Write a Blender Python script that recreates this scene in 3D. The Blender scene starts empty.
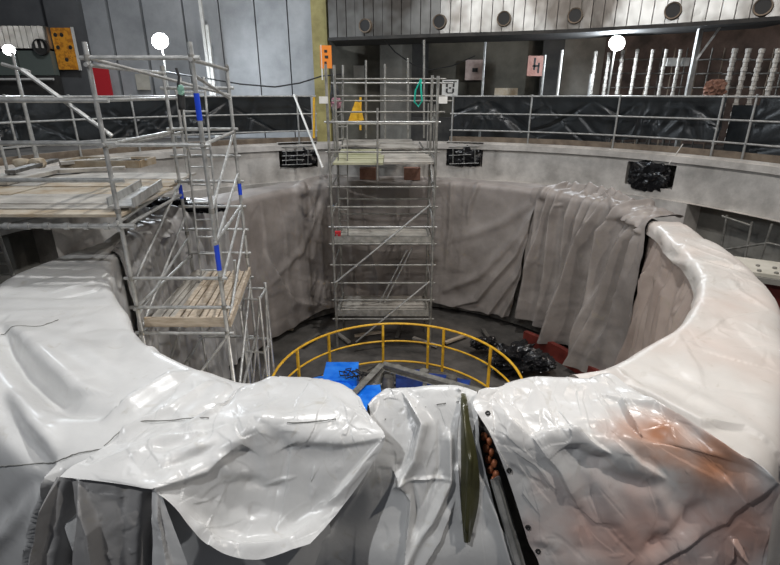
import bpy, math, random
import numpy as np
from mathutils import Vector, noise
random.seed(7); RNG = np.random.RandomState(11)
SC = bpy.context.scene; COL = SC.collection
# ---------------------------------------------------------------- camera, world, lights, exposure
F = 493.0; PITCH = math.radians(20.8); CH = 2.1
cd = bpy.data.cameras.new('camera'); cam = bpy.data.objects.new('camera', cd); COL.objects.link(cam)
cd.sensor_width = 36; cd.lens = 36 * F / 780; cd.clip_start = 0.05; cd.clip_end = 200
cam.location = (0, 0, CH); cam.rotation_euler = (math.pi / 2 - PITCH, 0, 0)
SC.camera = cam
w = bpy.data.worlds.new('world'); SC.world = w; w.use_nodes = True
w.node_tree.nodes['Background'].inputs[0].default_value = (0.80, 0.86, 1.0, 1)
w.node_tree.nodes['Background'].inputs[1].default_value = 0.055
SC.view_settings.view_transform = 'Standard'; SC.view_settings.look = 'None'
SC.view_settings.gamma = 1; SC.view_settings.use_curve_mapping = False
SC.view_settings.exposure = 0.27
def lamp(name, kind, loc, energy, color=(1, 1, 1), target=None, size=1.0, spot=None):
    d = bpy.data.lights.new(name, kind); d.energy = energy; d.color = color
    o = bpy.data.objects.new(name, d); COL.objects.link(o); o.location = loc
    if kind == 'AREA': d.shape = 'DISK'; d.size = size
    elif kind != 'SUN': d.shadow_soft_size = size
    if spot: d.spot_size = math.radians(spot); d.spot_blend = 0.6
    if target is not None:
        o.rotation_euler = (Vector(target) - Vector(loc)).to_track_quat('-Z', 'Y').to_euler()
    return o
# high-bay lamps of the powerhouse hall, above and behind the walkway
lamp('high_bay_lamp', 'AREA', (-3.8, -0.6, 6.4), 200, (0.96, 0.975, 1.0), (-1, 5, 0), 0.14)
lamp('high_bay_lamp', 'AREA', (4.5, 1.2, 7.0), 215, (1, 0.94, 0.88), (2.5, 6, 0), 0.14)
lamp('high_bay_lamp', 'AREA', (0.8, 6.5, 8.6), 430, (0.98, 0.97, 0.96), (0.5, 6.5, 0), 0.25)
lamp('high_bay_lamp', 'AREA', (-4.5, 11, 10.0), 360, (0.9, 0.95, 1), (-6, 17, 2), 0.8)
lamp('high_bay_lamp', 'AREA', (6.5, 11, 10.0), 230, (1, 0.88, 0.78), (6, 14, 1), 1.6)

# ---------------------------------------------------------------- surveying helpers (photo pixel + known real plane -> world point)
C0 = np.array([0.2, 7.8])
def ray(x, y):
    r = (x - 390) / F; u = (282.5 - y) / F
    return np.array([r, math.cos(PITCH) + u * math.sin(PITCH), -math.sin(PITCH) + u * math.cos(PITCH)])
O = np.array([0, 0, CH])
def Pz(x, y, z): d = ray(x, y); return O + d * (z - CH) / d[2]
def Py(x, y, Y): d = ray(x, y); return O + d * Y / d[1]
def Pr(x, y, R):                                   # far side of a cylinder about the pit axis
    d = ray(x, y); a = d[0]**2 + d[1]**2; b = -(d[0] * C0[0] + d[1] * C0[1]); c = C0 @ C0 - R * R
    return O + d * ((-b + math.sqrt(b * b - a * c)) / a)
def ang(p): return math.degrees(math.atan2(p[1] - C0[1], p[0] - C0[0]))
def cyl(th, R, z): t = math.radians(th); return np.array([C0[0] + R * math.cos(t), C0[1] + R * math.sin(t), z])
# ---------------------------------------------------------------- materials
MATS = {}
def mat(name, col, rough=0.6, metal=0.0, col2=None, nscale=3.0, bump=0.0, bscale=30.0, spec=0.5, detail=6, emit=None, stretch=None, contrast=(0.35, 0.65), trans=0):
    m = bpy.data.materials.new(name); m.use_nodes = True; nt = m.node_tree; N = nt.nodes; L = nt.links
    b = N['Principled BSDF']; b.inputs['Base Color'].default_value = (*col, 1)
    b.inputs['Roughness'].default_value = rough; b.inputs['Metallic'].default_value = metal
    b.inputs['Specular IOR Level'].default_value = spec
    tc = N.new('ShaderNodeTexCoord'); src = tc.outputs['Object']
    if stretch:
        mp = N.new('ShaderNodeMapping'); mp.inputs['Scale'].default_value = stretch
        L.new(src, mp.inputs[0]); src = mp.outputs[0]
    if col2:
        n = N.new('ShaderNodeTexNoise'); n.inputs['Scale'].default_value = nscale; n.inputs['Detail'].default_value = detail
        n.inputs['Roughness'].default_value = 0.62
        r = N.new('ShaderNodeValToRGB'); r.color_ramp.elements[0].position = contrast[0]; r.color_ramp.elements[1].position = contrast[1]
        r.color_ramp.elements[0].color = (*col, 1); r.color_ramp.elements[1].color = (*col2, 1)
        L.new(src, n.inputs['Vector']); L.new(n.outputs[0], r.inputs[0]); L.new(r.outputs[0], b.inputs['Base Color'])
    if bump:
        n = N.new('ShaderNodeTexNoise'); n.inputs['Scale'].default_value = bscale; n.inputs['Detail'].default_value = 5
        bp = N.new('ShaderNodeBump'); bp.inputs['Strength'].default_value = bump; bp.inputs['Distance'].default_value = 0.02
        L.new(src, n.inputs['Vector']); L.new(n.outputs[0], bp.inputs['Height']); L.new(bp.outputs[0], b.inputs['Normal'])
    if emit:
        b.inputs['Emission Color'].default_value = (*emit[0], 1); b.inputs['Emission Strength'].default_value = emit[1]
    MATS[name] = m; return m
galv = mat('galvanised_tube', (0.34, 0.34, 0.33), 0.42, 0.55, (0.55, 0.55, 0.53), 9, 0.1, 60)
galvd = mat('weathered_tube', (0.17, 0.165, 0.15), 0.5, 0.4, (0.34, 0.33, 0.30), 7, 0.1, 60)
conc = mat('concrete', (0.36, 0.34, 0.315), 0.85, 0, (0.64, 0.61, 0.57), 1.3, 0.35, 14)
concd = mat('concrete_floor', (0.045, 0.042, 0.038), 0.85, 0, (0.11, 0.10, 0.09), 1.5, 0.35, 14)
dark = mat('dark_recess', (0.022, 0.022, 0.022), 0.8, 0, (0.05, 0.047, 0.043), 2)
blacksheet = mat('black_sheeting', (0.010, 0.012, 0.014), 0.3, 0, (0.022, 0.026, 0.029), 2, 0.25, 9)
blackbag = mat('black_polythene', (0.006, 0.006, 0.007), 0.2, 0, (0.015, 0.015, 0.017), 5, 0.5, 12)
wood = mat('plank_wood', (0.33, 0.26, 0.185), 0.75, 0, (0.55, 0.47, 0.37), 3, 0.3, 20, stretch=(1, 6, 6))
woodg = mat('grey_plywood', (0.26, 0.24, 0.21), 0.8, 0, (0.47, 0.44, 0.39), 2.2, 0.3, 16)
woodo = mat('ochre_plank', (0.32, 0.235, 0.14), 0.8, 0, (0.45, 0.40, 0.32), 2.5, 0.3, 16)
yellow = mat('yellow_paint', (0.62, 0.33, 0.02), 0.42, 0, (0.85, 0.50, 0.03), 8, 0.05, 40)
yellowcol = mat('yellow_column_paint', (0.24, 0.20, 0.07), 0.6, 0, (0.36, 0.31, 0.12), 3, 0.1, 20)
blue = mat('blue_paint', (0.0, 0.14, 0.75), 0.35, 0, (0.03, 0.26, 0.95), 4, 0.05, 30)
bluetape = mat('blue_tape', (0.01, 0.06, 0.60), 0.4)
redp = mat('red_oxide_paint', (0.11, 0.016, 0.012), 0.5, 0, (0.20, 0.035, 0.025), 4, 0.1, 20)
redb = mat('red_cloth', (0.55, 0.02, 0.03), 0.6)
silver = mat('sheet_steel', (0.17, 0.15, 0.13), 0.30, 0.85, (0.50, 0.49, 0.46), 0.7, 0.6, 2.2, contrast=(.38, .6), detail=3)
steel = mat('beam_steel', (0.09, 0.085, 0.08), 0.5, 0.4, (0.20, 0.19, 0.17), 6, 0.2, 30)
wallg = mat('grey_wall_panel', (0.28, 0.29, 0.30), 0.7, 0, (0.45, 0.46, 0.47), 0.7, 0.15, 5)
wallg2 = mat('dark_grey_wall_panel', (0.085, 0.088, 0.092), 0.7, 0, (0.125, 0.128, 0.132), 0.8, 0.15, 5)
wallb = mat('brown_wall', (0.05, 0.038, 0.033), 0.8, 0, (0.14, 0.10, 0.085), 1.5, 0.2, 6)
wallo = mat('olive_wall', (0.06, 0.057, 0.045), 0.8, 0, (0.12, 0.112, 0.09), 1.0, 0.2, 6)
wallc = mat('pale_concrete_wall', (0.17, 0.165, 0.15), 0.8, 0, (0.28, 0.27, 0.24), 1.2, 0.2, 6)
white = mat('white_paint', (0.66, 0.65, 0.61), 0.6, 0, (0.8, 0.79, 0.75), 6)
orange = mat('orange_paint', (0.55, 0.20, 0.02), 0.6, 0, (0.85, 0.36, 0.03), 7, contrast=(.42, .52))
orange2 = mat('orange_plastic', (0.95, 0.27, 0.02), 0.5)
pink = mat('faded_red_board', (0.34, 0.15, 0.12), 0.6, 0, (0.50, 0.27, 0.22), 9)
green = mat('green_rope', (0.0, 0.42, 0.30), 0.5)
copper = mat('copper_winding', (0.42, 0.13, 0.05), 0.45, 0.2, (0.62, 0.24, 0.12), 12)
cream = mat('cream_panel', (0.46, 0.44, 0.37), 0.5, 0, (0.60, 0.57, 0.50), 3, 0.1, 10)
lampm = mat('lit_floodlight_lens', (1, 1, 1), 0.3, emit=((0.86, 0.93, 1.0), 60))
ink = mat('black_ink', (0.02, 0.02, 0.02), 0.6)
seamm = mat('seam_thread', (0.20, 0.20, 0.18), 0.7)
def tarp_mat(name, c1, c2, rough, pinkish=None, lines=False):
    m = mat(name, c1, rough, 0, c2, 1.4, 0, 10, contrast=(0.3, 0.7)); nt = m.node_tree; N = nt.nodes; L = nt.links
    b = N['Principled BSDF']; tc = [n for n in N if n.bl_idname == 'ShaderNodeTexCoord'][0]
    ramp = [n for n in N if n.bl_idname == 'ShaderNodeValToRGB'][0]; out = ramp.outputs[0]
    def mixc(fac, col, prev):
        mx = N.new('ShaderNodeMix'); mx.data_type = 'RGBA'; L.new(fac, mx.inputs[0]); L.new(prev, mx.inputs[6]); mx.inputs[7].default_value = (*col, 1)
        return mx.outputs[2]
    def noisef(scale, lo, hi, det=5, amt=1.0, dist=0.0):
        n = N.new('ShaderNodeTexNoise'); n.inputs['Scale'].default_value = scale; n.inputs['Detail'].default_value = det; n.inputs['Distortion'].default_value = dist
        L.new(tc.outputs['Object'], n.inputs['Vector'])
        r = N.new('ShaderNodeMapRange'); r.inputs[1].default_value = lo; r.inputs[2].default_value = hi; r.inputs[4].default_value = amt
        L.new(n.outputs[0], r.inputs[0]); return r.outputs[0]
    out = mixc(noisef(5.0, 0.62, 0.75, 8, 0.35, 1.5), (0.36, 0.32, 0.23), out)      # brownish dirt blots
    if pinkish == 'spots':                                # coppery light showing through the sheet, painted as tint patches
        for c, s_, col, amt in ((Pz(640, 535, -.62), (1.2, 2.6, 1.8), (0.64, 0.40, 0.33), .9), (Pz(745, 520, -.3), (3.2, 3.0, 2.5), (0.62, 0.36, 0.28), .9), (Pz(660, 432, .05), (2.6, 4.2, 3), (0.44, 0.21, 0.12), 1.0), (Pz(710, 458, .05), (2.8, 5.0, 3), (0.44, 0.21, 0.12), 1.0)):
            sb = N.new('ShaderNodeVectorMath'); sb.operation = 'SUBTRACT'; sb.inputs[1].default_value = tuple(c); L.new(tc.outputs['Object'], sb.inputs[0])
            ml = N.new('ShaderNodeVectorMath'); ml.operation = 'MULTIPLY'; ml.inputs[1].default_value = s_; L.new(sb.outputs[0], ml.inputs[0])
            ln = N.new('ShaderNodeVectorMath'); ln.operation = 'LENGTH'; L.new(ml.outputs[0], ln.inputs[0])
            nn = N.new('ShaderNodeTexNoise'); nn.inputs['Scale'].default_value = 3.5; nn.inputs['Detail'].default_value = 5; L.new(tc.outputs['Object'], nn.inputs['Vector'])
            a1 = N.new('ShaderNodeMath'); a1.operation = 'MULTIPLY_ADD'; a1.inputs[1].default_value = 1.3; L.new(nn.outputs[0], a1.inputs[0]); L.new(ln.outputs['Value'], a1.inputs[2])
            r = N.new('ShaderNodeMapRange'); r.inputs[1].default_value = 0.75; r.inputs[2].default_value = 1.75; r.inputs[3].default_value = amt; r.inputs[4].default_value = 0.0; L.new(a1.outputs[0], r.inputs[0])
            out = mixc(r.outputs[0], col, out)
    elif pinkish:
        out = mixc(noisef(1.15, 0.42, 0.72, 3, pinkish), (0.62, 0.33, 0.22), out)   # coppery show-through light painted as a noise tint
    L.new(out, b.inputs['Base Color'])
    # fine plastic wrinkle: two noises
    n1 = N.new('ShaderNodeTexNoise'); n1.inputs['Scale'].default_value = 9; n1.inputs['Detail'].default_value = 4; n1.inputs['Distortion'].default_value = 1.2
    n2 = N.new('ShaderNodeTexVoronoi'); n2.feature = 'SMOOTH_F1'; n2.inputs['Scale'].default_value = 3.0
    n3 = N.new('ShaderNodeTexNoise'); n3.inputs['Scale'].default_value = 2.2; n3.inputs['Distortion'].default_value = 0.8
    for n in (n1, n3): L.new(tc.outputs['Object'], n.inputs['Vector'])
    mxv = N.new('ShaderNodeMix'); mxv.data_type = 'RGBA'; mxv.inputs[0].default_value = 0.25
    L.new(tc.outputs['Object'], mxv.inputs[6]); L.new(n3.outputs['Color'], mxv.inputs[7]); L.new(mxv.outputs[2], n2.inputs['Vector'])
    ad = N.new('ShaderNodeMath'); ad.operation = 'MULTIPLY_ADD'; ad.inputs[1].default_value = 0.45
    L.new(n1.outputs[0], ad.inputs[0]); L.new(n2.outputs[0], ad.inputs[2])
    bp = N.new('ShaderNodeBump'); bp.inputs['Strength'].default_value = 0.16; bp.inputs['Distance'].default_value = 0.03
    L.new(ad.outputs[0], bp.inputs['Height']); L.new(bp.outputs[0], b.inputs['Normal'])
    b.inputs['Specular IOR Level'].default_value = 0.5
    return m
tw = tarp_mat('white_tarpaulin', (0.58, 0.58, 0.57), (0.72, 0.72, 0.705), 0.30)
twp = tarp_mat('showthrough_tinted_tarpaulin', (0.60, 0.59, 0.57), (0.72, 0.71, 0.69), 0.28, 'spots')
tc_ = tarp_mat('cream_tarpaulin', (0.57, 0.54, 0.50), (0.69, 0.66, 0.62), 0.42, 0.2)
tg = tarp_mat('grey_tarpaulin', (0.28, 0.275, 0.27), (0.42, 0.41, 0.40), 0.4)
tb = tarp_mat('shade_darkened_tarpaulin', (0.21, 0.187, 0.172), (0.34, 0.306, 0.284), 0.5)  # inner curtains: dim pit light put into a darker brown-grey colour
trd = tarp_mat('shade_darkened_brown', (0.34, 0.27, 0.235), (0.46, 0.385, 0.34), 0.5)  # browner curtain tone, likewise darkened in colour for the dim light
woodt = mat('brown_toe_board', (0.13, 0.10, 0.075), 0.8, 0, (0.24, 0.19, 0.14), 3, 0.2, 20)
wrapm = mat('grimy_white_wrapping', (0.30, 0.28, 0.25), 0.7, 0, (0.58, 0.56, 0.52), 25)
# ---------------------------------------------------------------- mesh helpers
class MB:
    def __init__(s): s.v = []; s.f = []
    def add(s, v, f):
        o = len(s.v); s.v += [tuple(map(float, p)) for p in v]; s.f += [tuple(i + o for i in q) for q in f]; return s
    def box(s, c, size, rz=0.0, axes=None):
        hx, hy, hz = [a / 2 for a in size]
        if axes is None:
            ca, sa = math.cos(rz), math.sin(rz); ax = (Vector((ca, sa, 0)), Vector((-sa, ca, 0)), Vector((0, 0, 1)))
        else: ax = axes
        c = Vector(c); vs = [c + ax[0] * (i * hx) + ax[1] * (j * hy) + ax[2] * (k * hz) for i in (-1, 1) for j in (-1, 1) for k in (-1, 1)]
        return s.add(vs, [(0, 1, 3, 2), (4, 6, 7, 5), (0, 4, 5, 1), (2, 3, 7, 6), (0, 2, 6, 4), (1, 5, 7, 3)])
    def bar(s, a, b, wd, hd, up=(0, 0, 1)):
        a = Vector(a); b = Vector(b); d = (b - a); L = d.length; d.normalize(); up = Vector(up)
        x = d.cross(up); x = x.normalized() if x.length > 1e-4 else Vector((1, 0, 0)); z = x.cross(d)
        return s.box((a + b) / 2, (L, wd, hd), axes=(d, x, z))
    def tube(s, pts, r, n=8, caps=True):
        pts = [Vector(p) for p in pts]; rings = []; o = []
        for i, p in enumerate(pts):
            d = (pts[min(i + 1, len(pts) - 1)] - pts[max(i - 1, 0)]).normalized()
            ref = Vector((0, 0, 1)) if abs(d.z) < 0.9 else Vector((0, 1, 0))
            x = d.cross(ref).normalized(); y = d.cross(x)
            o += [p + x * (r * math.cos(2 * math.pi * k / n)) + y * (r * math.sin(2 * math.pi * k / n)) for k in range(n)]
        f = [(i * n + k, i * n + (k + 1) % n, (i + 1) * n + (k + 1) % n, (i + 1) * n + k) for i in range(len(pts) - 1) for k in range(n)]
        if caps: f += [tuple(range(n)), tuple((len(pts) - 1) * n + k for k in reversed(range(n)))]
        return s.add(o, f)
    def grid(s, P):                                  # P[nv][nu][3]
        P = np.asarray(P); nv, nu = P.shape[:2]
        return s.add([tuple(p) for p in P.reshape(-1, 3)], [(j * nu + i, j * nu + i + 1, (j + 1) * nu + i + 1, (j + 1) * nu + i) for j in range(nv - 1) for i in range(nu - 1)])
    def build(s, name, m, parent=None, smooth=False, kind=None, **tags):
        me = bpy.data.meshes.new(name); me.from_pydata(s.v, [], s.f); me.update()
        me.materials.append(m)
        if smooth:
            me.polygons.foreach_set('use_smooth', [True] * len(me.polygons))
            try: me.set_sharp_from_angle(angle=math.radians(50 if smooth is True else smooth))
            except Exception: pass
        o = bpy.data.objects.new(name, me); COL.objects.link(o)
        if parent is not None:
            o.parent = parent
            if parent.type == 'EMPTY' or parent.get('_off'): 
                L = Vector(parent.get('_w', parent.location)); o.location = -L
        if kind: o['kind'] = kind
        for k, v in tags.items(): o[k] = v
        return o
def thing(name, label, cat, loc=(0, 0, 0), group=None, kind=None):
    o = bpy.data.objects.new(name, None); COL.objects.link(o); o.location = [float(a) for a in loc]; o.empty_display_size = 0.2
    if label: o['label'] = label
    if cat: o['category'] = cat
    if group: o['group'] = group
    if kind: o['kind'] = kind
    return o
def tag(o, label, cat, group=None):
    o['label'] = label; o['category'] = cat
    if group: o['group'] = group
    return o
def tube(name, a, b, r, m, parent, **k): return MB().tube([a, b], r).build(name, m, parent, smooth=True, **k)
def box(name, c, size, m, parent=None, rz=0, **k): return MB().box(c, size, rz).build(name, m, parent, **k)
def lathe(mb, c, prof, n=24, axis='z'):
    vs = []
    for r, h in prof:
        for k in range(n):
            a = 2 * math.pi * k / n
            if axis == 'z': vs.append((c[0] + r * math.cos(a), c[1] + r * math.sin(a), c[2] + h))
            else: vs.append((c[0] + r * math.cos(a), c[1] + h, c[2] + r * math.sin(a)))
    f = [(i * n + k, i * n + (k + 1) % n, (i + 1) * n + (k + 1) % n, (i + 1) * n + k) for i in range(len(prof) - 1) for k in range(n)]
    return mb.add(vs, f)
def arcband(R0, R1, z0, z1, t0, t1, n):             # solid curved block
    mb = MB(); vs = []
    for i in range(n + 1):
        t = t0 + (t1 - t0) * i / n
        vs += [cyl(t, R0, z0), cyl(t, R1, z0), cyl(t, R1, z1), cyl(t, R0, z1)]
    f = []
    for i in range(n):
        a = i * 4; b = a + 4
        f += [(a, a + 1, b + 1, b), (a + 1, a + 2, b + 2, b + 1), (a + 2, a + 3, b + 3, b + 2), (a + 3, a, b, b + 3)]
    if (t1 - t0) < 359.9: f += [(0, 3, 2, 1), (n * 4, n * 4 + 1, n * 4 + 2, n * 4 + 3)]
    return mb.add(vs, f)
# ---------------------------------------------------------------- stator ring profile
TIN = [(-122, 4.52), (-112, 4.62), (-107, 4.68), (-101, 4.56), (-84, 4.6), (-80, 4.58), (-78, 4.52), (-70, 4.55), (-63, 4.43), (-52, 4.33), (-37, 4.21), (-20, 4.14), (-6, 4.12), (10, 4.45), (25, 4.75), (46, 4.85), (60, 4.95), (78, 5.08), (92, 5.02), (104, 5.0), (123, 4.62), (143, 4.2), (165, 4.16), (178, 4.25), (191, 4.26), (206, 4.2), (226, 4.28)]
TOUT = [(-111, 5.8), (-106, 5.7), (-102, 5.25), (-97, 5.0), (-86, 4.92), (-80, 5.1), (-74, 5.4), (-69, 5.8), (-60, 5.45), (-45, 5.03), (-39, 4.97), (-23, 4.85), (-4, 4.80), (15, 5.2), (28, 5.5), (50, 5.6), (76, 5.8), (108, 5.75), (135, 5.2), (165, 4.9), (186, 4.7), (194, 5.0), (204, 5.4), (225, 5.8)]
def table(T, th):
    xs = np.array([a for a, _ in T]); ys = np.array([b for _, b in T]); o = np.argsort(xs); xs = xs[o]; ys = ys[o]
    xs = np.concatenate([xs - 360, xs, xs + 360]); ys = np.tile(ys, 3)
    th = (np.asarray(th, float) + 120) % 360 - 120
    return (np.interp(th - 1, xs, ys) + np.interp(th + 1, xs, ys) + 2 * np.interp(th, xs, ys)) / 4
def rin(t): return table(TIN, t)
def rout(t): return table(TOUT, t)
TFL = [(-120, .13), (180, .12)]
def fl(t): return table(TFL, t)                       # outward slope of the outer drape
def tw_hit(px, py):                                   # photo pixel -> (theta, w) on the covered ring
    d = ray(px, py); t = np.linspace(1.2, 16, 7000); P = O[None] + t[:, None] * d[None]
    th = np.degrees(np.arctan2(P[:, 1] - C0[1], P[:, 0] - C0[0])); r = np.hypot(P[:, 1] - C0[1], P[:, 0] - C0[0])
    ri, ro = rin(th), rout(th); ins = (P[:, 2] < 0) & (r > ri) & (r < ro - fl(th) * P[:, 2])
    k = int(np.argmax(ins))
    if not ins[k]:
        k = int(np.argmin(np.abs(P[:, 2])))
        return th[k], float(np.clip((r[k] - ri[k]) / (ro[k] - ri[k]), 0, 1))
    z = P[k, 2]; wv = (r[k] - ri[k]) / (ro[k] - ri[k])
    if z > -0.006: return th[k], wv
    return (th[k], z) if wv < 0.5 else (th[k], 1 - z)
def Sfun(th, w, rad=0.10, flare=None, rado=None):
    th = np.asarray(th, float); w = np.asarray(w, float)
    ri, ro = rin(th), rout(th); W = ro - ri
    s = np.where(w < 0, w, np.where(w > 1, W + (w - 1), w * W))
    FL = fl(th) if flare is None else flare
    rho = np.where(s < 0, ri, np.where(s > W, ro + FL * (s - W), ri + s)); z = np.where(s < 0, s, np.where(s > W, W - s, 0.0))
    t = np.clip((s / rad + 1) / 2, 0, 1); m = np.abs(s) < rad
    rho = np.where(m, ri + rad * t * t, rho); z = np.where(m, -rad * (1 - t)**2, z)
    rad = rado or rad
    t = np.clip(((s - W) / rad + 1) / 2, 0, 1); m = np.abs(s - W) < rad
    rho = np.where(m, ro - rad * (1 - t)**2 + FL * rad * t * t, rho); z = np.where(m, -rad * t * t, z)
    a = np.radians(th)
    return np.stack([C0[0] + rho * np.cos(a), C0[1] + rho * np.sin(a), z], -1)
def resample(pts, n):
    p = np.array(pts, float); q = p.copy(); q[:, 0] *= 0.08
    d = np.concatenate([[0], np.cumsum(np.maximum(np.linalg.norm(np.diff(q, axis=0), axis=1), 1e-6))]); d /= d[-1]
    u = np.linspace(0, 1, n); return np.stack([np.interp(u, d, p[:, 0]), np.interp(u, d, p[:, 1])], -1)
def cr(P, n):                                         # Catmull-Rom across rows; P[k][nu][2]
    P = np.array(P); K = len(P); out = []
    for j in range(n):
        t = j / (n - 1) * (K - 1); i = min(int(t), K - 2); f = t - i
        p0, p1, p2, p3 = P[max(i - 1, 0)], P[i], P[i + 1], P[min(i + 2, K - 1)]
        out.append(0.5 * (2 * p1 + (p2 - p0) * f + (2 * p0 - 5 * p1 + 4 * p2 - p3) * f * f + (3 * p1 - p0 - 3 * p2 + p3) * f**3))
    return np.array(out)
def unwrap(t, ref): return ref + ((t - ref + 180) % 360 - 180)
def cp(q, ref):
    if q[0] == 't': return (q[1], q[2])
    t, w_ = tw_hit(*q); return (unwrap(t, ref), w_)
def normals(P):
    du = np.gradient(P, axis=1); dv = np.gradient(P, axis=0); n = np.cross(du, dv); n /= np.maximum(np.linalg.norm(n, axis=-1, keepdims=True), 1e-9)
    return n
def nz(P, sc, seed=0.0, octv=3):
    f = P.reshape(-1, 3) * sc + seed
    return np.array([noise.fractal(Vector(p), 0.9, 2.0, octv) for p in f]).reshape(P.shape[:-1])
def crease(P, n, line, width, amp, kind='r', ends=(0, 0)):
    d2 = np.full(P.shape[:-1], 1e9); tt = np.zeros(P.shape[:-1]); sd = np.zeros(P.shape[:-1])
    L = np.array(line); seg = np.linalg.norm(np.diff(L, axis=0), axis=1); tot = seg.sum(); acc = 0
    for a, b, l in zip(L[:-1], L[1:], seg):
        ab = b - a; t = np.clip(((P - a) @ ab) / max(l * l, 1e-9), 0, 1); v = P - (a + t[..., None] * ab); q = (v * v).sum(-1)
        m = q < d2; d2 = np.where(m, q, d2); tt = np.where(m, (acc + t * l) / tot, tt)
        sd = np.where(m, (np.cross(ab, v) * n).sum(-1), sd); acc += l
    d = np.sqrt(d2)
    tp = np.ones_like(tt)
    e = 0.25
    tp *= ends[0] + (1 - ends[0]) * np.clip(tt / e, 0, 1); tp *= ends[1] + (1 - ends[1]) * np.clip((1 - tt) / e, 0, 1)
    wd = width * (0.5 + 0.5 * tp)
    if kind == 't': g = np.maximum(0, 1 - d / wd)
    elif kind == 'a': g = np.where(sd > 0, np.exp(-(d / (wd * 0.35))**2), np.exp(-(d / (wd * 1.5))**2))
    elif kind == 'b': g = np.where(sd < 0, np.exp(-(d / (wd * 0.35))**2), np.exp(-(d / (wd * 1.5))**2))
    else: g = np.exp(-(d / wd)**2)
    return amp * g * tp
def finish(name, label, P, m, pick, nu, nv, off=0.0, creases=(), crumple=(60, 0.010), nzamp=0.012, seed=1, group=None, seams=(), extra=None, inward=None, sharp=1.0):
    n = normals(P)
    if ((P - inward) * n).sum() < 0: n = -n
    D = np.full(P.shape[:-1], off)
    rs = np.random.RandomState(seed)
    D += nzamp * nz(P, 1.3, seed * 3.1, 2) + nzamp * 0.12 * nz(P, 5.0, seed * 5.7, 2)
    for k in range(crumple[0]):
        j, i = rs.randint(nv), rs.randint(nu); a = P[j, i]
        j2 = np.clip(j + rs.randint(-nv // 3, nv // 3 + 1), 0, nv - 1); i2 = np.clip(i + rs.randint(-nu // 6, nu // 6 + 1), 0, nu - 1); b = P[j2, i2]
        if np.linalg.norm(a - b) < 0.05: continue
        mid = (a + b) / 2 + rs.normal(0, 0.05, 3)
        D += crease(P, n, [a, mid, b], rs.uniform(0.03, 0.13), crumple[1] * rs.uniform(0.2, 1) * rs.choice([-1, 1]), rs.choice(['r', 'a', 'b']))
    for k in range(crumple[0] * 2):                       # finer sharp wrinkles
        j, i = rs.randint(nv), rs.randint(nu); a = P[j, i]
        j2 = np.clip(j + rs.randint(-nv // 7, nv // 7 + 1), 0, nv - 1); i2 = np.clip(i + rs.randint(-nu // 12, nu // 12 + 1), 0, nu - 1); b = P[j2, i2]
        if np.linalg.norm(a - b) < 0.03: continue
        wf = rs.uniform(0.010, 0.028); D += crease(P, n, [a, (a + b) / 2 + rs.normal(0, 0.02, 3), b], wf * sharp, wf * 0.22 * sharp * rs.choice([-1, 1]), rs.choice(['t', 'a', 'b']))
    for cz in creases:
        line, width, amp = cz[0], cz[1], cz[2]; kind = cz[3] if len(cz) > 3 else 'r'; ends = cz[4] if len(cz) > 4 else (0, 0)
        D += crease(P, n, [pick(q) for q in line], width, amp, kind, ends)
    if extra is not None: D = D + extra(D, rs)
    Q = P + n * D[..., None]
    o = MB().grid(Q).build(name, m, None, smooth=80)
    tag(o, label, 'tarpaulin', group)
    for sp in seams:
        sp = np.array(sp, float); k = np.linspace(0, len(sp) - 1, 50); sp = np.stack([np.interp(k, range(len(sp)), sp[:, c]) for c in (0, 1)], -1)
        out = []
        for q in sp:
            p = pick(tuple(q)); k = np.argmin(((P - p)**2).sum(-1)); out.append(Q.reshape(-1, 3)[k] + n.reshape(-1, 3)[k] * 0.007)
        out = np.array(out); kk = np.ones(5) / 5
        sm = np.stack([np.convolve(np.pad(out[:, i], 2, 'edge'), kk, 'valid') for i in range(3)], -1)
        MB().tube(sm, 0.0032, 5).build('seam', seamm, o, smooth=True)
    return o, Q, n
def tarp(name, label, rows, nu, nv, off, m, ref, pleats=None, flare=None, rad=0.10, rado=0.16, **kw):
    R = [resample([cp(q, ref) for q in r], nu) for r in rows]; G = cr(R, nv)
    th, wv = G[..., 0], G[..., 1]; P = Sfun(th, wv, flare=flare, rad=rad, rado=rado)
    c = np.array([*(C0 + 5.0 * np.array([math.cos(math.radians(ref)), math.sin(math.radians(ref))])), -0.6])
    def pick(q):
        a, b = cp(q, ref); return Sfun(a, b, flare=flare, rad=rad, rado=rado)
    def pl(D, rs):
        D = np.zeros_like(D); cnt, A, grow, slope = pleats[:4]
        depth = np.clip(-wv, 0, 4); arc = np.radians(th) * 4.8; a0, a1 = arc.min(), arc.max()
        for pk in np.linspace(a0, a1, cnt + 2)[1:-1] + rs.uniform(-0.4, 0.4, cnt) * (a1 - a0) / cnt:
            sl = slope + rs.uniform(-0.12, 0.12); wd = rs.uniform(0.05, 0.14); am = A * rs.uniform(0.5, 1.0)
            d = arc - pk - sl * depth - 0.04 * np.sin(depth * rs.uniform(1, 2.5) + rs.uniform(0, 6))
            wg = wd * (0.6 + 0.45 * depth)
            D += am * np.clip((depth + (0.12 if len(pleats) > 4 else 0)) / grow, pleats[4] if len(pleats) > 4 else 0, 1) * np.where(d > 0, np.exp(-(d / (wg * 0.5))**2), np.exp(-(d / (wg * 1.5))**2))
        return D
    return finish(name, label, P, m, pick, nu, nv, off=off, extra=pl if pleats else None, inward=c, **kw)
def project(P):
    v = P - O; x = v[..., 0]; zc = v[..., 1] * math.cos(PITCH) - v[..., 2] * math.sin(PITCH); yc2 = v[..., 1] * math.sin(PITCH) + v[..., 2] * math.cos(PITCH)
    return np.stack([390 + F * x / zc, 282.5 - F * yc2 / zc], -1)
def crx(P, n):                                        # Catmull-Rom along each row
    return np.swapaxes(cr(np.swapaxes(np.array(P), 0, 1), n), 0, 1)
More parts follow.
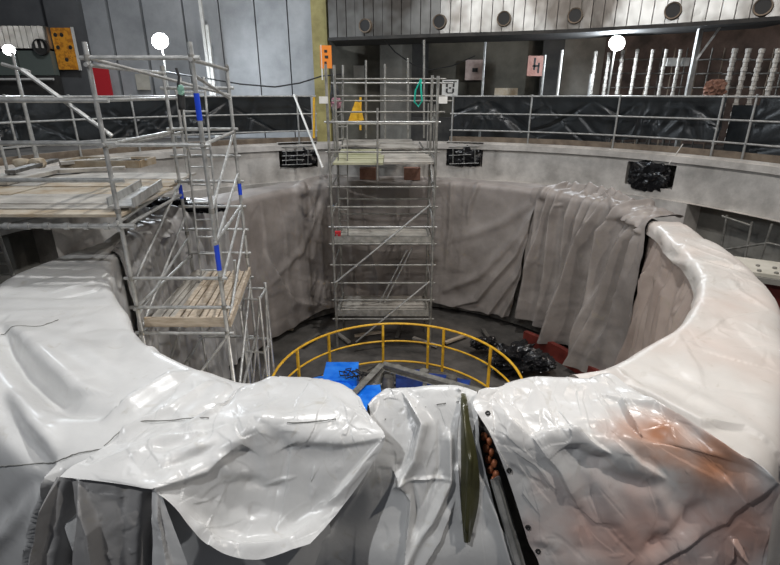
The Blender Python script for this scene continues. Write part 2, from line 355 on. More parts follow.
def drape(name, label, rows, nu, nv, m, **kw):        # free hanging sheet through surveyed points (pixel, height)
    W = []
    for r in rows:
        if r == 'in': W.append(None)
        elif isinstance(r, tuple): W.append([p + np.array(r) for p in W[-1]])
        else: W.append([Pz(*q) for q in r])
    if W[0] is None: W[0] = [p + np.array([0, .10, -.45]) for p in W[1]]
    P = cr(crx(W, nu), nv); uv = project(P)
    def pick(q): return P.reshape(-1, 3)[int(np.argmin(((uv - np.array(q[:2]))**2).sum(-1)))]
    c = P.reshape(-1, 3).mean(0) + np.array([0, 1.2, -1.0])
    return finish(name, label, P, m, pick, nu, nv, inward=c, **kw)
# ---------------------------------------------------------------- stator under the covers
st = thing('generator_stator', 'ring shaped generator stator hidden under the tarpaulins, its copper windings showing in the front gap', 'generator', (*C0, -3.6))
ths = np.linspace(-180, 180, 145)
wprof = np.array([-3.4, -2, -0.5, -0.02, 0.05, 0.95, 1.02, 1.5, 2.6, 4.4])
TH, WW = np.meshgrid(ths, wprof); Pb = Sfun(TH, WW, flare=0.0)
for a in range(Pb.shape[0]):
    for b in range(Pb.shape[1]):
        v = Pb[a, b]; r = v[:2] - C0; rr = np.linalg.norm(r); mid = (rin(TH[a, b]) + rout(TH[a, b])) / 2
        v[:2] = C0 + r / rr * (mid + (rr - mid) * (1 - 0.2 / max((rout(TH[a, b]) - rin(TH[a, b])), .5))); v[2] -= 0.12
MB().grid(Pb).build('core', steel, st)
arcband(4.22, 4.34, -3.62, -3.25, 4, 44, 30).build('bottom_flange', redp, st, smooth=True)
for k, (x, y) in enumerate(((484, 436), (489, 441), (486, 448), (491, 452), (488, 459), (494, 463), (490, 469), (496, 474), (493, 480))):
    p = Pz(x, y, -.19 - .03 * k); lathe(MB(), (p[0], p[1], p[2]), [(0.0, -0.03), (0.02, -0.026), (0.026, 0), (0.02, 0.02), (0, 0.03)], 9).build('winding_end', copper, st, smooth=True)
# ---------------------------------------------------------------- setting: floors, pit wall
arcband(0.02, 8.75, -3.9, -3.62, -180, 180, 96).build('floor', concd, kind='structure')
NICHES = []                                        # (theta0, theta1, z0, z1)
def nic(x0, y0, x1, y1): 
    a = Pr(x0, y0, 8.7); b = Pr(x1, y1, 8.7); NICHES.append((min(ang(a), ang(b)), max(ang(a), ang(b)), b[2], a[2]))
nic(278, 143, 318, 167); nic(447, 142, 482, 167); nic(628, 161, 672, 190)
tq0 = ang(Pr(688, 215, 8.7)); NICHES.append((-20, tq0, -2.4, Pr(690, 203, 8.7)[2]))
tq1 = ang(Pr(48, 232, 8.7)); NICHES.append((tq1, 200, -2.4, Pr(50, 222, 8.7)[2]))
tbk = sorted(set([round(t, 3) for n in NICHES for t in n[:2] if -20 <= t <= 200] + list(range(-20, 201, 4))))
tbk = [t for t in tbk if -20 <= t <= 200]
zbk = sorted(set([-3.7, -0.45, 0.36] + [round(float(z), 3) for n in NICHES for z in n[2:]] + [0.6]))
mbw = MB(); mbn = MB()
def innic(t, z): return any(n[0] - 1e-3 < t < n[1] + 1e-3 and n[2] < z < n[3] for n in NICHES)
Rw = lambda z: 8.7 if z > -0.46 else 8.55
for a, b in zip(tbk[:-1], tbk[1:]):
    for z0, z1 in zip(zbk[:-1], zbk[1:]):
        tm, zm = (a + b) / 2, (z0 + z1) / 2; R = Rw(zm); deep = innic(tm, zm); R2 = R + 0.7 if deep else R
        (mbn if deep else mbw).add([cyl(a, R2, z0), cyl(b, R2, z0), cyl(b, R2, z1), cyl(a, R2, z1)], [(0, 1, 2, 3)])
        if deep:
            for (ta, tz, face) in ((a - 0.5, zm, 'a'), (b + 0.5, zm, 'b'), (tm, z0 - 0.01, 'l'), (tm, z1 + 0.01, 'u')):
                if not innic(ta, tz):
                    q = {'a': [cyl(a, R, z0), cyl(a, R2, z0), cyl(a, R2, z1), cyl(a, R, z1)], 'b': [cyl(b, R, z0), cyl(b, R2, z0), cyl(b, R2, z1), cyl(b, R, z1)],
                         'l': [cyl(a, R, z0), cyl(b, R, z0), cyl(b, R2, z0), cyl(a, R2, z0)], 'u': [cyl(a, R, z1), cyl(b, R, z1), cyl(b, R2, z1), cyl(a, R2, z1)]}[face]
                    mbw.add(q, [(0, 1, 2, 3)])
    mbw.add([cyl(a, 8.7, -0.45), cyl(b, 8.7, -0.45), cyl(b, 8.55, -0.45), cyl(a, 8.55, -0.45)], [(0, 1, 2, 3)])
pw = mbw.build('wall_pit', conc, kind='structure')
mbn.build('recess_back', wallc, pw)
arcband(8.62, 9.0, 0.5, 0.66, -20, 200, 110).build('trim_1', conc, kind='structure')       # kerb
arcband(9.0, 22, 0.40, 0.56, -25, 205, 90).build('floor_walkway', concd, kind='structure')
# ---------------------------------------------------------------- back walls
YB = 20.0
wb = box('wall_back', (-8.0, YB + 0.25, 5.0), (28, 0.3, 10), wallg2, kind='structure')
edges = [84, 113, 146, 187, 222, 257, 289, 316]
for i, (a, b) in enumerate(zip(edges[:-1], edges[1:])):
    xa = Py(a, 40, YB - 0.1)[0]; xb = Py(b, 40, YB - 0.1)[0]; gap = 0.10 if i < 3 else 0.045
    box('wall_panel', ((xa + xb) / 2, YB, 5.0), (xb - xa - gap, 0.2, 10), wallg, wb)
xa = Py(50, 40, YB - 0.4)[0]; xb = Py(84, 40, YB - 0.4)[0]
box('wall_panel', ((xa + xb) / 2, YB - 0.15, 5.0), (xb - xa, 0.35, 10), wallg2, wb)
# left recess with corrugated steel band
xl = Py(-120, 40, YB - 0.6)[0]; xr = Py(52, 40, YB - 0.6)[0]
zt = Py(0, 27, YB - 0.6)[2]; zb_ = Py(0, 49, YB - 0.6)[2]
cb = thing('steel_duct', 'short corrugated silver steel duct high behind the left scaffold platform', 'duct', (xl, YB - 0.8, zb_))
nseg = 60; P = []
for z in (zb_, zt):
    P.append([(xl + (xr - xl) * i / nseg, YB - 0.9 + (0.05 if i % 2 else -0.05), z) for i in range(nseg + 1)])
MB().grid(P).build('corrugated_face', silver, cb)
MB().box(((xl + xr) / 2, YB - 0.6, (zt + zb_) / 2), (xr - xl, 0.4, zt - zb_)).build('duct_body', silver, cb)
q = Py(41, 47, YB - 0.95); lathe(MB(), q, [(0.22, -0.05), (0.26, -0.07), (0.27, 0.05), (0.2, 0.05), (0.0, 0.05)], 20, 'y').build('port', dark, cb)
lo = thing('steel_cabinet', 'pale grey ribbed cabinet below the corrugated duct at far left', 'cabinet', (xl, YB - 1, 0.6))
za = Py(0, 50, YB - 0.8)[2]; zc = Py(0, 76, YB - 0.8)[2]
for i in range(5):
    xx = xl + (xr - xl) * (i + 0.5) / 5; box('panel', (xx, YB - 0.7, (za + zc) / 2), ((xr - xl) / 5 - 0.04, 0.3, za - zc - 0.05), mat('cabinet_grey', (0.16, 0.19, 0.17), 0.5, 0.2) if i == 0 else MATS['cabinet_grey'], lo)
box('base', ((xl + xr) / 2, YB - 0.7, (zc + 0.6) / 2), (xr - xl, 0.3, zc - 0.6), dark, lo)
q = Py(25, 80, YB - 1.0); tube('rail', (xl, q[1], q[2]), (xr, q[1], q[2] + 0.03), 0.04, white, lo)
# orange board
q = Py(65, 49, YB - 0.6); ob = thing('orange_board', 'tall orange perforated board fixed to the dark grey wall panel', 'board', (q[0], q[1], q[2] - 0.7))
box('panel', q, (0.72, 0.05, 1.35), orange, ob); box('edge_strip', (q[0] + 0.40, q[1], q[2]), (0.07, 0.07, 1.4), white, ob)
for k in range(5): lathe(MB(), (q[0] - 0.22 + 0.22 * (k % 3), q[1] - 0.03, q[2] + 0.45 - 0.4 * (k // 2)), [(0.07, 0), (0, -0.01)], 12, 'y').build('hole', MATS['dark_recess'], ob)
q = Py(102, 82, YB - 0.6); box('red_banner', q, (0.62, 0.08, 1.0), redb); tag(bpy.data.objects['red_banner'], 'bright red cloth banner hanging behind the left scaffold post', 'banner')
q = Py(143, 82, YB - 0.25); tag(box('notice_sheet', q, (0.5, 0.03, 0.55), cream), 'pale paper notice on the grey wall left of the scaffold tower', 'notice')
for xa_, xb_ in ((201, 212), (208, 215)):
    a = Py(xa_ - 1 + (0 if xa_ == 201 else 0), 0 if xa_ == 201 else 25, YB - 1.0); b = Py(xb_, 96, YB - 1.0)
    p = tag(MB().bar(a, (b[0], b[1], 0.58), 0.12, 0.10).build('timber_post', white), 'white painted timber post leaning on the grey wall, the %s of the pair' % ('taller' if xa_ == 201 else 'shorter'), 'post', 'white posts against the grey wall')
# yellow column
q0 = Py(313, 50, 18.2); q1 = Py(328, 50, 18.2)
yc = thing('steel_column', 'yellow painted steel column between the grey wall and the silver duct', 'column', ((q0[0] + q1[0]) / 2, 18.2, 0.56))
cx_, wd_ = (q0[0] + q1[0]) / 2, q1[0] - q0[0]
box('web', (cx_, 18.35, 4.8), (0.05, 0.4, 8.5), yellowcol, yc); box('flange', (cx_, 18.15, 4.8), (wd_, 0.05, 8.5), yellowcol, yc); box('flange', (cx_, 18.57, 4.8), (wd_, 0.05, 8.5), yellowcol, yc)
# ---------------------------------------------------------------- silver duct with round ports
ZD = 3.72
pts = [Pz(x, y, ZD) for x, y in ((329, 39.5), (385, 37.5), (440, 35.5), (510, 33.5), (580, 31), (640, 27.5), (700, 24), (760, 20), (830, 15))]
pts = [np.array(p) for p in pts]; 
def along(ps, n):
    ps = np.array(ps); d = np.concatenate([[0], np.cumsum(np.linalg.norm(np.diff(ps, axis=0), axis=1))]); u = np.linspace(0, d[-1], n)
    return np.stack([np.interp(u, d, ps[:, i]) for i in range(3)], -1)
dl = along(pts, 44); du_ = thing('ring_duct', 'long curved duct of silver sheet steel with round ports along the back right', 'duct', dl[0])
hD = 2.6
for i in range(len(dl) - 1):
    a, b = dl[i], dl[i + 1]; d = (b - a); L = np.linalg.norm(d); dn = d / L; nrm = np.array([-dn[1], dn[0], 0]); jit = 0.012 * ((i * 7) % 3)
    o = MB().box((a + b) / 2 + nrm * (0.15 + jit) + np.array([0, 0, hD / 2]), (L - 0.02, 0.3, hD), rz=math.atan2(d[1], d[0])).build('sheet_panel', silver, du_)
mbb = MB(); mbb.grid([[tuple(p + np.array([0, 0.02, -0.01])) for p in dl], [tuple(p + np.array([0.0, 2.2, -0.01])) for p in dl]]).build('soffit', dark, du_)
mbb = MB()
for a, b in zip(dl[:-1:2], dl[2::2]): mbb.bar(a + np.array([0, -.05, 0]), b + np.array([0, -.05, 0]), 0.12, 0.09)
mbb.build('bottom_edge', dark, du_)
def on_duct(px, py):                                # where the photo's ray meets the duct face
    d = ray(px, py); best = None
    for a, b in zip(dl[:-1], dl[1:]):
        M = np.array([[d[0], -(b - a)[0]], [d[1], -(b - a)[1]]]); t, s = np.linalg.solve(M, a[:2])
        if -0.02 <= s <= 1.02: return O + d * t, math.atan2((b - a)[1], (b - a)[0])
for x, y in ((366, 26), (440, 22), (504, 19), (575, 16), (673, 11), (763, 7)):
    r_ = on_duct(x, y)
    if r_ is None: continue
    p, rz = r_; mb = MB(); lathe(mb, (0, 0, 0), [(0.16, -0.10), (0.19, -0.12), (0.20, 0.05)], 24, 'y')
    o = mb.build('port_collar', woodt, du_, smooth=True); o.location = Vector(p) - du_.location; o.rotation_euler = (0, 0, rz)
    mb = MB(); lathe(mb, (0, 0, 0), [(0.165, -0.10), (0.165, -0.09), (0.0, -0.09)], 24, 'y'); o2 = mb.build('port_disc', ink, du_, smooth=True); o2.location = o.location; o2.rotation_euler = (0, 0, rz)
# recess walls behind and under the duct
def wallseg(name, x0, x1, Y0, Y1, m, h=9, kind='structure', z0=0.5):
    a = Py(x0, 70, Y0); b = Py(x1, 70, Y1); return MB().bar((a[0], a[1], z0 + h / 2), (b[0], b[1], z0 + h / 2), 0.25, h).build(name, m, kind=kind)
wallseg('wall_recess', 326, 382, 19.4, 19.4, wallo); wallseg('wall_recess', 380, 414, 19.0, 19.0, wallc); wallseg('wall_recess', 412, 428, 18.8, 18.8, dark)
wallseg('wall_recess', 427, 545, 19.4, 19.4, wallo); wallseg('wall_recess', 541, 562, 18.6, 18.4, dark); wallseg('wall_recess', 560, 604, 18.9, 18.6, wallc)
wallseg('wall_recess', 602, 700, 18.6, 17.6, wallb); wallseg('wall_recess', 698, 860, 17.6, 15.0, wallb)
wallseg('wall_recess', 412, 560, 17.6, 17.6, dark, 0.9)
# ---------------------------------------------------------------- circular handrail and black sheeting
def hr(x, y, R=8.8): return ang(Pr(x, y, R))
posts_r = [451, 527, 612, 712]; posts_l = [18, 36, 140, 236, 300]
def handrail(label, t0, t1, posts):
    mid = cyl((t0 + t1) / 2, 8.8, 0.66); h = thing('handrail', label, 'handrail', mid)
    n = max(4, int(abs(t1 - t0) / 3))
    for z in (2.07, 1.56, 1.06): MB().tube([cyl(t0 + (t1 - t0) * i / n, 8.8, z) for i in range(n + 1)], 0.024).build('rail', galv, h, smooth=True)
    for t in posts:
        po = tube('post', cyl(t, 8.8, 0.66), cyl(t, 8.8, 2.12), 0.027, galv, h); 
        o = MB(); o.box(cyl(t, 8.8, 0.67), (0.16, 0.16, 0.02), math.radians(t)); o.build('base_plate', galv, po)
    arcband(8.92, 8.96, 0.66, 0.86, min(t0, t1), max(t0, t1), n).build('toe_board', woodt, h)
handrail('galvanised tube handrail curving along the right kerb, three rails high', -10, hr(449, 140), [hr(x, 150) for x in posts_r] + [hr(742, 158), 8, -2])
handrail('galvanised tube handrail along the left kerb behind the scaffold platform', hr(318, 140), 195, [hr(x, 150) for x in posts_l] + [hr(80, 150), 178])
def sheet(label, t0, t1, ztop, zbot, seed, lines=(), group='black sheeting on the handrails', R=8.90, amp=0.06):
    nu = max(60, int(abs(t1 - t0) * 6)); nv = 36; rs = np.random.RandomState(seed)
    u = np.linspace(0, 1, nu)[None, :] * np.ones((nv, 1)); v = np.linspace(0, 1, nv)[:, None] * np.ones((1, nu))
    th = t0 + (t1 - t0) * u; zb = np.interp(u, np.linspace(0, 1, len(zbot)), zbot); z = ztop + (zb - ztop) * v; D = np.zeros_like(u)
    for k in range(int(4 + 0.8 * abs(t1 - t0))):
        c = rs.uniform(0, 1); s = rs.uniform(-2.2, 2.2) * 8 / abs(t1 - t0); wd = rs.uniform(0.05, 0.2) * 6 / abs(t1 - t0); D += rs.uniform(-amp, amp) * np.exp(-((u - c - s * v) / wd)**2) * np.minimum(1, v * 2 + 0.1)
    Rr = R + 0.06 + np.abs(D) * np.minimum(1, v * 3)
    a = np.radians(th); P = np.stack([C0[0] + Rr * np.cos(a), C0[1] + Rr * np.sin(a), z], -1)
    o = MB().grid(P).build('black_sheeting', blacksheet, None, smooth=80); return tag(o, label, 'sheeting', group)
sheet('black sheeting stretched along the left handrail behind the scaffold platform and tower', hr(313, 130), 192, 2.09, [1.05, 1.0, 1.05, 1.0, 0.95, 0.9], 3, amp=0.04)
sheet('taut black sheeting on the handrail just right of the central tower', hr(527, 130) + .1, hr(453, 130), 2.08, [1.0, 1.04, 1.06], 4)
sheet('sagging black sheeting on the handrail below the right floodlight', hr(612, 130), hr(528, 130), 2.08, [0.95, 0.74, 0.66, 0.74, 1.0], 5)
sheet('creased black sheeting on the handrail with pale diagonal folds, left of the dark opening', hr(716, 130), hr(613, 130), 2.08, [1.02, 1.02, 1.0, 0.92], 6)
sheet('black sheeting bunched low on the handrail at the far right edge', -8, hr(749, 130), 2.1, [0.5, 0.45, 0.45, 0.9], 8)
sheet('dark panel added as shade behind the gap in the right handrail, below the thick studs', hr(756, 130), hr(712, 130), 1.88, [0.56, 0.56], 9, R=9.45)  # black panel put in to stand for the dark opening here
# black polythene stuffed in the wall niches
def crumpled(name, c, size, m, seed, rz=0.0, n=5, rough=0.35, flat=None):
    import bmesh
    bm = bmesh.new(); bmesh.ops.create_icosphere(bm, subdivisions=n, radius=1.0)
    for v in bm.verts:
        p = v.co.copy(); k = max(abs(p.x), abs(p.y), abs(p.z)); p = p.lerp(p / k * 0.9, 0.45)
        d = 1 - abs(noise.noise(p * 2.1 + Vector((seed, 0, 0)))) * rough * 2 + abs(noise.noise(p * 4 + Vector((0, seed, 0)))) * rough * 0.35
        p = p * d; v.co = Vector((p.x * size[0] / 2, p.y * size[1] / 2, p.z * size[2] / 2))
        if flat is not None and v.co.z < flat: v.co.z = flat
    me = bpy.data.meshes.new(name); bm.to_mesh(me); bm.free(); me.materials.append(m)
    me.polygons.foreach_set('use_smooth', [True] * len(me.polygons)); me.set_sharp_from_angle(angle=math.radians(28))
    o = bpy.data.objects.new(name, me); COL.objects.link(o); o.location = [float(x) for x in c]; o.rotation_euler = (0, 0, rz); return o
for (x, y, wx, hz, lb) in ((300, 156, 1.2, 0.7, 'crumpled black plastic stuffed in the wall recess left of the central tower'), (464, 155, 1.25, 0.78, 'crumpled black plastic stuffed in the wall recess right of the central tower'), (649, 176, 1.15, 0.86, 'crumpled shiny black plastic hanging over the recess in the right pit wall')):
    p = Pr(x, y, 8.78); tag(crumpled('plastic_bundle', p, (wx, 0.40, hz * 1.08), blackbag, x, math.radians(ang(p) - 90), rough=.24), lb, 'plastic bundle')
for (x0, x1, y0, y1, n, lb) in ((282, 312, 147, 165, 5, 'thin wire grille in front of the black plastic in the left recess'), (449, 479, 147, 164, 3, 'thin wire grille in front of the black plastic in the recess right of the tower')):
    t = thing('wire_grille', lb, 'grille', Pr((x0 + x1) / 2, y1, 8.6))
    for i in range(n):
        y = y0 + (y1 - y0) * i / (n - 1); tube('bar', Pr(x0, y, 8.60), Pr(x1 - 8 * (i % 2), y - 1, 8.60), 0.012, galv, t)
    for i in range(3): x = x0 + 4 + (x1 - x0 - 8) * i / 2; tube('bar', Pr(x, y0, 8.61), Pr(x, y1, 8.61), 0.012, galv, t)
# ---------------------------------------------------------------- tarpaulins
T = 't'
# 1 left ring
tarp('tarpaulin', 'long white tarpaulin over the left side of the ring, down to the lower left corner',
     [[(T, -189, -3.4), (T, -170, -3.4), (T, -150, -3.4), (T, -125, -3.4), (T, -100, -3.4)],
      [(T, -189, -1.0), (T, -170, -1.0), (T, -150, -1.0), (T, -125, -1.0), (T, -100, -1.0)],
      [(T, -189, 0.0), (T, -170, 0.0), (T, -150, 0.0), (T, -125, 0.0), (T, -100, 0.0)],
      [(T, -188, 0.5), (T, -170, 0.5), (T, -150, 0.5), (T, -125, 0.5), (T, -100, 0.5)],
      [(T, -187, 1.0), (T, -170, 1.0), (T, -150, 1.0), (T, -125, 1.0), (T, -98, 1.0)],
      [(T, -186, 1.7), (T, -169, 1.8), (T, -150, 1.9), (T, -125, 2.0), (T, -97, 2.0)],
      [(T, -185, 2.5), (T, -168, 2.8), (T, -150, 3.0), (T, -125, 3.2), (T, -96, 3.2)]],
     420, 170, 0.02, tw, -145,
     creases=[([(5, 325), (35, 360), (70, 392), (115, 398)], 0.10, 0.10, 'b'), ([(0, 330), (30, 372), (70, 408), (110, 418)], 0.10, -0.13),
              ([(0, 395), (18, 432), (40, 460), (60, 470)], 0.06, -0.07), ([(8, 390), (30, 425), (60, 452)], 0.06, 0.06),
              ([(55, 300), (95, 292), (112, 290)], 0.03, -0.03, 'a'), ([(50, 293), (90, 285), (112, 283)], 0.03, 0.025),
              ([(190, 372), (150, 395), (125, 412), (100, 425)], 0.07, 0.09, 'b'), ([(115, 330), (150, 350), (180, 352)], 0.07, 0.05, 'a'), ([(30, 330), (70, 345), (130, 380)], 0.10, 0.035),
              ([(60, 478), (45, 510), (35, 565)], 0.04, 0.07, 'a', (1, 1)), ([(62, 480), (66, 520), (62, 565)], 0.05, -0.12, 'r', (.5, 1)),
              ([(64, 480), (82, 515), (98, 565)], 0.05, 0.09, 'a', (1, 1)), ([(40, 490), (15, 525), (0, 540)], 0.06, 0.06, 'r', (.6, 1)), ([(140, 500), (148, 565)], 0.04, -0.07, 'r', (1, 1)),
              ([(60, 462), (0, 520)], 0.08, -0.04)],
     crumple=(90, 0.016), nzamp=0.016, seed=3,
     seams=[[(0, 335), (40, 330), (60, 322)], [(0, 465), (45, 462), (70, 455), (110, 450)]], rado=0.22)
# 2 front left: large sheet with a lifted swag hem
drape('tarpaulin', 'broad white tarpaulin at front left of the ring with a large curved overhanging hem',
     ['in', [(203, 372, 0.01), (240, 387, 0.01), (290, 378, .04), (338, 384, .04), (358, 398, 0.02)],
      [(165, 395, .05), (215, 403, .05), (275, 400, .07), (335, 402, .06), (368, 415, .02)],
      [(125, 430, .05), (190, 428, .06), (262, 421, .12), (330, 424, .05), (384, 438, -.04)],
      [(90, 455, .05), (172, 458, .05), (262, 463, -.12), (325, 466, -.16), (374, 460, -.15)],
      [(70, 468, .04), (157, 484, .01), (238, 510, -.34), (300, 515, -.40), (348, 500, -.34)],
      [(60, 477, .03), (155, 493, -.01), (205, 544, -.34), (255, 560, -.46), (310, 544, -.44)]],
     360, 240, tw,
     creases=[([(156, 490), (205, 472), (240, 445), (262, 422)], 0.05, 0.045, 'b', (1, .6)), ([(262, 424), (235, 440), (200, 450), (175, 452)], 0.045, 0.03),
              ([(262, 422), (300, 440), (345, 443), (384, 438)], 0.06, 0.035, 'b', (1, .6)), ([(268, 436), (310, 458), (350, 455)], 0.07, -0.02),
              ([(262, 424), (266, 460), (272, 500)], 0.06, 0.022), ([(180, 430), (215, 415), (250, 398)], 0.05, 0.035, 'b'), ([(125, 430), (170, 412), (205, 385)], 0.035, 0.05, 'a', (1, .5)),
              ([(100, 462), (160, 440), (230, 425)], 0.05, 0.028, 'a'), ([(140, 452), (190, 440), (225, 424)], 0.05, -0.035), ([(155, 470), (200, 455), (240, 430)], 0.03, -0.025),
              ([(240, 387), (220, 405), (190, 420)], 0.05, -0.05, 'r', (1, 0)), ([(272, 380), (262, 422)], 0.07, 0.03, 'r', (1, 1)), ([(310, 384), (340, 410), (370, 425)], 0.05, 0.025),
              ([(200, 525), (240, 545), (290, 540), (340, 490), (380, 442)], 0.05, 0.05, 'a', (.5, .3)), ([(180, 500), (230, 530), (280, 530), (330, 490)], 0.06, -0.03),
              ([(262, 486), (280, 480), (298, 476)], 0.02, 0.015, 't'), ([(235, 478), (268, 488), (290, 486)], 0.045, -0.03), ([(210, 455), (230, 470), (262, 476)], 0.05, 0.025)],
     crumple=(70, 0.014), nzamp=0.02, seed=5,
     seams=[[(92, 433), (150, 425), (230, 420), (262, 422), (300, 424), (370, 418)]])
drape('tarpaulin', 'grey tarpaulin strip hanging in deep folds below the front sheet, lower left',
     [[(58, 476, .0), (105, 483, .0), (157, 492, -.04)], [(52, 500, -.14), (104, 506, -.14), (156, 516, -.18)], [(44, 535, -.36), (100, 540, -.36), (152, 545, -.40)], [(36, 580, -.66), (96, 580, -.66), (150, 580, -.68)], (0, -.03, -1.0)],
     150, 130, tg, creases=[([(82, 482), (97, 525), (104, 575)], 0.04, 0.09, 'a', (.2, 1)), ([(122, 486), (126, 575)], 0.03, -0.02, 'r', (1, 1)), ([(148, 500), (146, 575)], 0.03, -0.12, 'r', (1, 1)), ([(68, 482), (66, 520), (62, 575)], 0.035, -0.14, 'r', (.2, 1)), ([(60, 480), (46, 510), (36, 575)], 0.03, 0.08, 'a', (.2, 1))],
     crumple=(18, 0.01), seed=8)
drape('tarpaulin', 'narrow pointed white tarpaulin flap hanging beside the shaded hollow, lower left',
     [[(152, 489, .0), (155, 490, .0), (160, 491, .0)], [(152, 520, -.18), (162, 522, -.18), (172, 523, -.2)], [(152, 550, -.38), (167, 552, -.38), (184, 554, -.40)], [(152, 585, -.62), (172, 585, -.62), (196, 585, -.64)]], 50, 80, tw, creases=[([(158, 495), (172, 570)], 0.03, 0.03, 'a', (0.2, 1))], crumple=(6, .006), seed=9)
# 3 front middle: sheet with vertical folds
drape('tarpaulin', 'white tarpaulin hanging down the front middle in vertical glossy folds beside the open gap',
     ['in', [(368, 406, -.02), (384, 392, 0), (420, 387, .03), (455, 387, .03), (476, 394, 0)],
      [(370, 418, -.06), (388, 404, -.01), (422, 400, .02), (455, 400, .02), (477, 406, 0)],
      [(366, 444, -.18), (392, 434, -.15), (430, 435, -.15), (458, 435, -.15), (480, 440, -.14)],
      [(335, 480, -.42), (390, 476, -.38), (433, 476, -.38), (463, 476, -.38), (487, 478, -.36)],
      [(280, 527, -1.0), (360, 522, -.74), (418, 522, -.66), (462, 522, -.66), (500, 522, -.62)],
      [(160, 560, -1.4), (330, 572, -1.12), (405, 572, -.98), (462, 572, -.98), (517, 572, -.95)], (0, -.05, -1.0)],
     330, 230, tw,
     creases=[([(405, 398), (421, 425), (412, 460), (398, 480)], 0.035, 0.07, 'b', (0.3, 1)), ([(398, 480), (411, 500), (408, 530), (404, 570)], 0.03, 0.06, 'b', (1, 1)), ([(413, 484), (416, 510), (411, 540)], 0.02, -0.05),
              ([(398, 479), (420, 479), (449, 479)], 0.02, 0.02, 't', (1, .5)), ([(447, 395), (449, 440), (450, 480), (432, 520), (405, 565)], 0.028, 0.06, 'r', (.3, .6)), ([(438, 420), (440, 470), (420, 510)], 0.02, -0.025),
              ([(459, 390), (460, 430), (458, 470), (462, 520)], 0.015, 0.05, 'a', (.5, .3)), ([(472, 400), (478, 440), (480, 480), (472, 530)], 0.018, 0.05, 'b', (.3, .5)),
              ([(484, 480), (500, 520), (512, 565)], 0.03, 0.04, 'a', (0.5, 1)), ([(385, 396), (392, 420), (385, 438)], 0.03, 0.03), ([(372, 470), (345, 510), (310, 560)], 0.05, 0.03, 'a'), ([(455, 500), (440, 540), (420, 570)], 0.03, 0.04, 'a', (0, 1))],
     crumple=(50, 0.012), nzamp=0.014, seed=12, seams=[[(384, 420), (400, 413), (420, 408), (440, 404), (460, 402)]])
drape('fold_shade_strip', 'narrow dark olive strip added as the shaded pocket between two white folds, front middle',
     [[(461, 394, .07), (463, 393, .07), (466, 394, .07)], [(461, 420, -.02), (464, 421, .0), (470, 422, -.02)], [(461, 460, -.22), (469, 461, -.19), (478, 462, -.22)], [(461, 500, -.48), (470, 501, -.45), (479, 500, -.48)], [(464, 542, -.74), (467, 543, -.72), (470, 542, -.74)]], 30, 80, mat('olive_fold_shade', (.028, .028, .012), .3, 0, (.075, .072, .03), 4, .2, 6), creases=[([(465, 400), (470, 460), (467, 530)], .012, .02, 'r', (1, 1))], crumple=(4, .004), nzamp=.004, seed=14)  # dark strip added where the white folds form a shaded pocket
MB().bar(Pz(495, 478, -.33), Pz(523, 575, -.93), .075, .02).build('steel_channel', galv).__setitem__('label', 'grey ribbed steel channel running down inside the gap between two front tarpaulins')
sc_ = bpy.data.objects['steel_channel']; sc_['category'] = 'channel'
for k in (-.018, .018): MB().bar(Pz(495, 478, -.33) + [k, -.012, .0], Pz(523, 575, -.93) + [k, -.012, 0], .006, .02).build('rib', galvd, sc_)
# 4 right ring (under) and 5 right front (over)
tarp('tarpaulin', 'cream tinted tarpaulin over the right side of the ring, reaching the right edge',
     [[(T, -74, -0.5), (T, -58, -0.5), (T, -40, -0.3), (T, -25, -.22), (T, -12, -.2), (T, 9, -.2)],
      [(T, -74, 0.0), (T, -58, 0.0), (T, -40, 0.0), (T, -25, 0.0), (T, -12, 0.0), (T, 9, 0.0)],
      [(T, -74, 0.5), (T, -58, 0.5), (T, -40, 0.5), (T, -25, 0.5), (T, -12, 0.5), (T, 8, 0.5)],
      [(T, -74, 1.0), (T, -58, 1.0), (T, -40, 1.0), (T, -25, 1.0), (T, -12, 1.0), (T, 7, 1.0)],
      [(T, -73, 2.0), (T, -57, 2.0), (T, -40, 2.0), (T, -25, 1.8), (T, -12, 1.6), (T, 0, 1.4)],
      [(T, -72, 3.0), (T, -56, 3.0), (T, -40, 3.0), (T, -25, 2.8), (T, -12, 2.4), (T, 0, 2.0)]],
     400, 190, 0.03, tc_, -35,
     creases=[([(606, 385), (640, 398), (700, 430), (775, 477)], 0.10, 0.06, 'b', (.3, 1)), ([(640, 375), (690, 400), (770, 445)], 0.10, 0.03), ([(650, 370), (700, 385), (775, 400)], 0.06, -0.025),
              ([(775, 478), (770, 510), (762, 565)], 0.05, 0.06, 'r', (1, 1)), ([(640, 350), (690, 350), (740, 362)], 0.06, 0.03), ([(612, 368), (622, 384), (640, 396)], 0.05, 0.04),
              ([(700, 262), (730, 268), (748, 272)], 0.05, -0.03), ([(660, 262), (690, 265), (745, 275)], 0.05, 0.03), ([(650, 250), (665, 258), (690, 262)], 0.05, 0.04), ([(690, 300), (720, 330), (760, 340)], 0.06, 0.02)],
     crumple=(80, 0.016), nzamp=0.016, seed=21, rado=0.2)
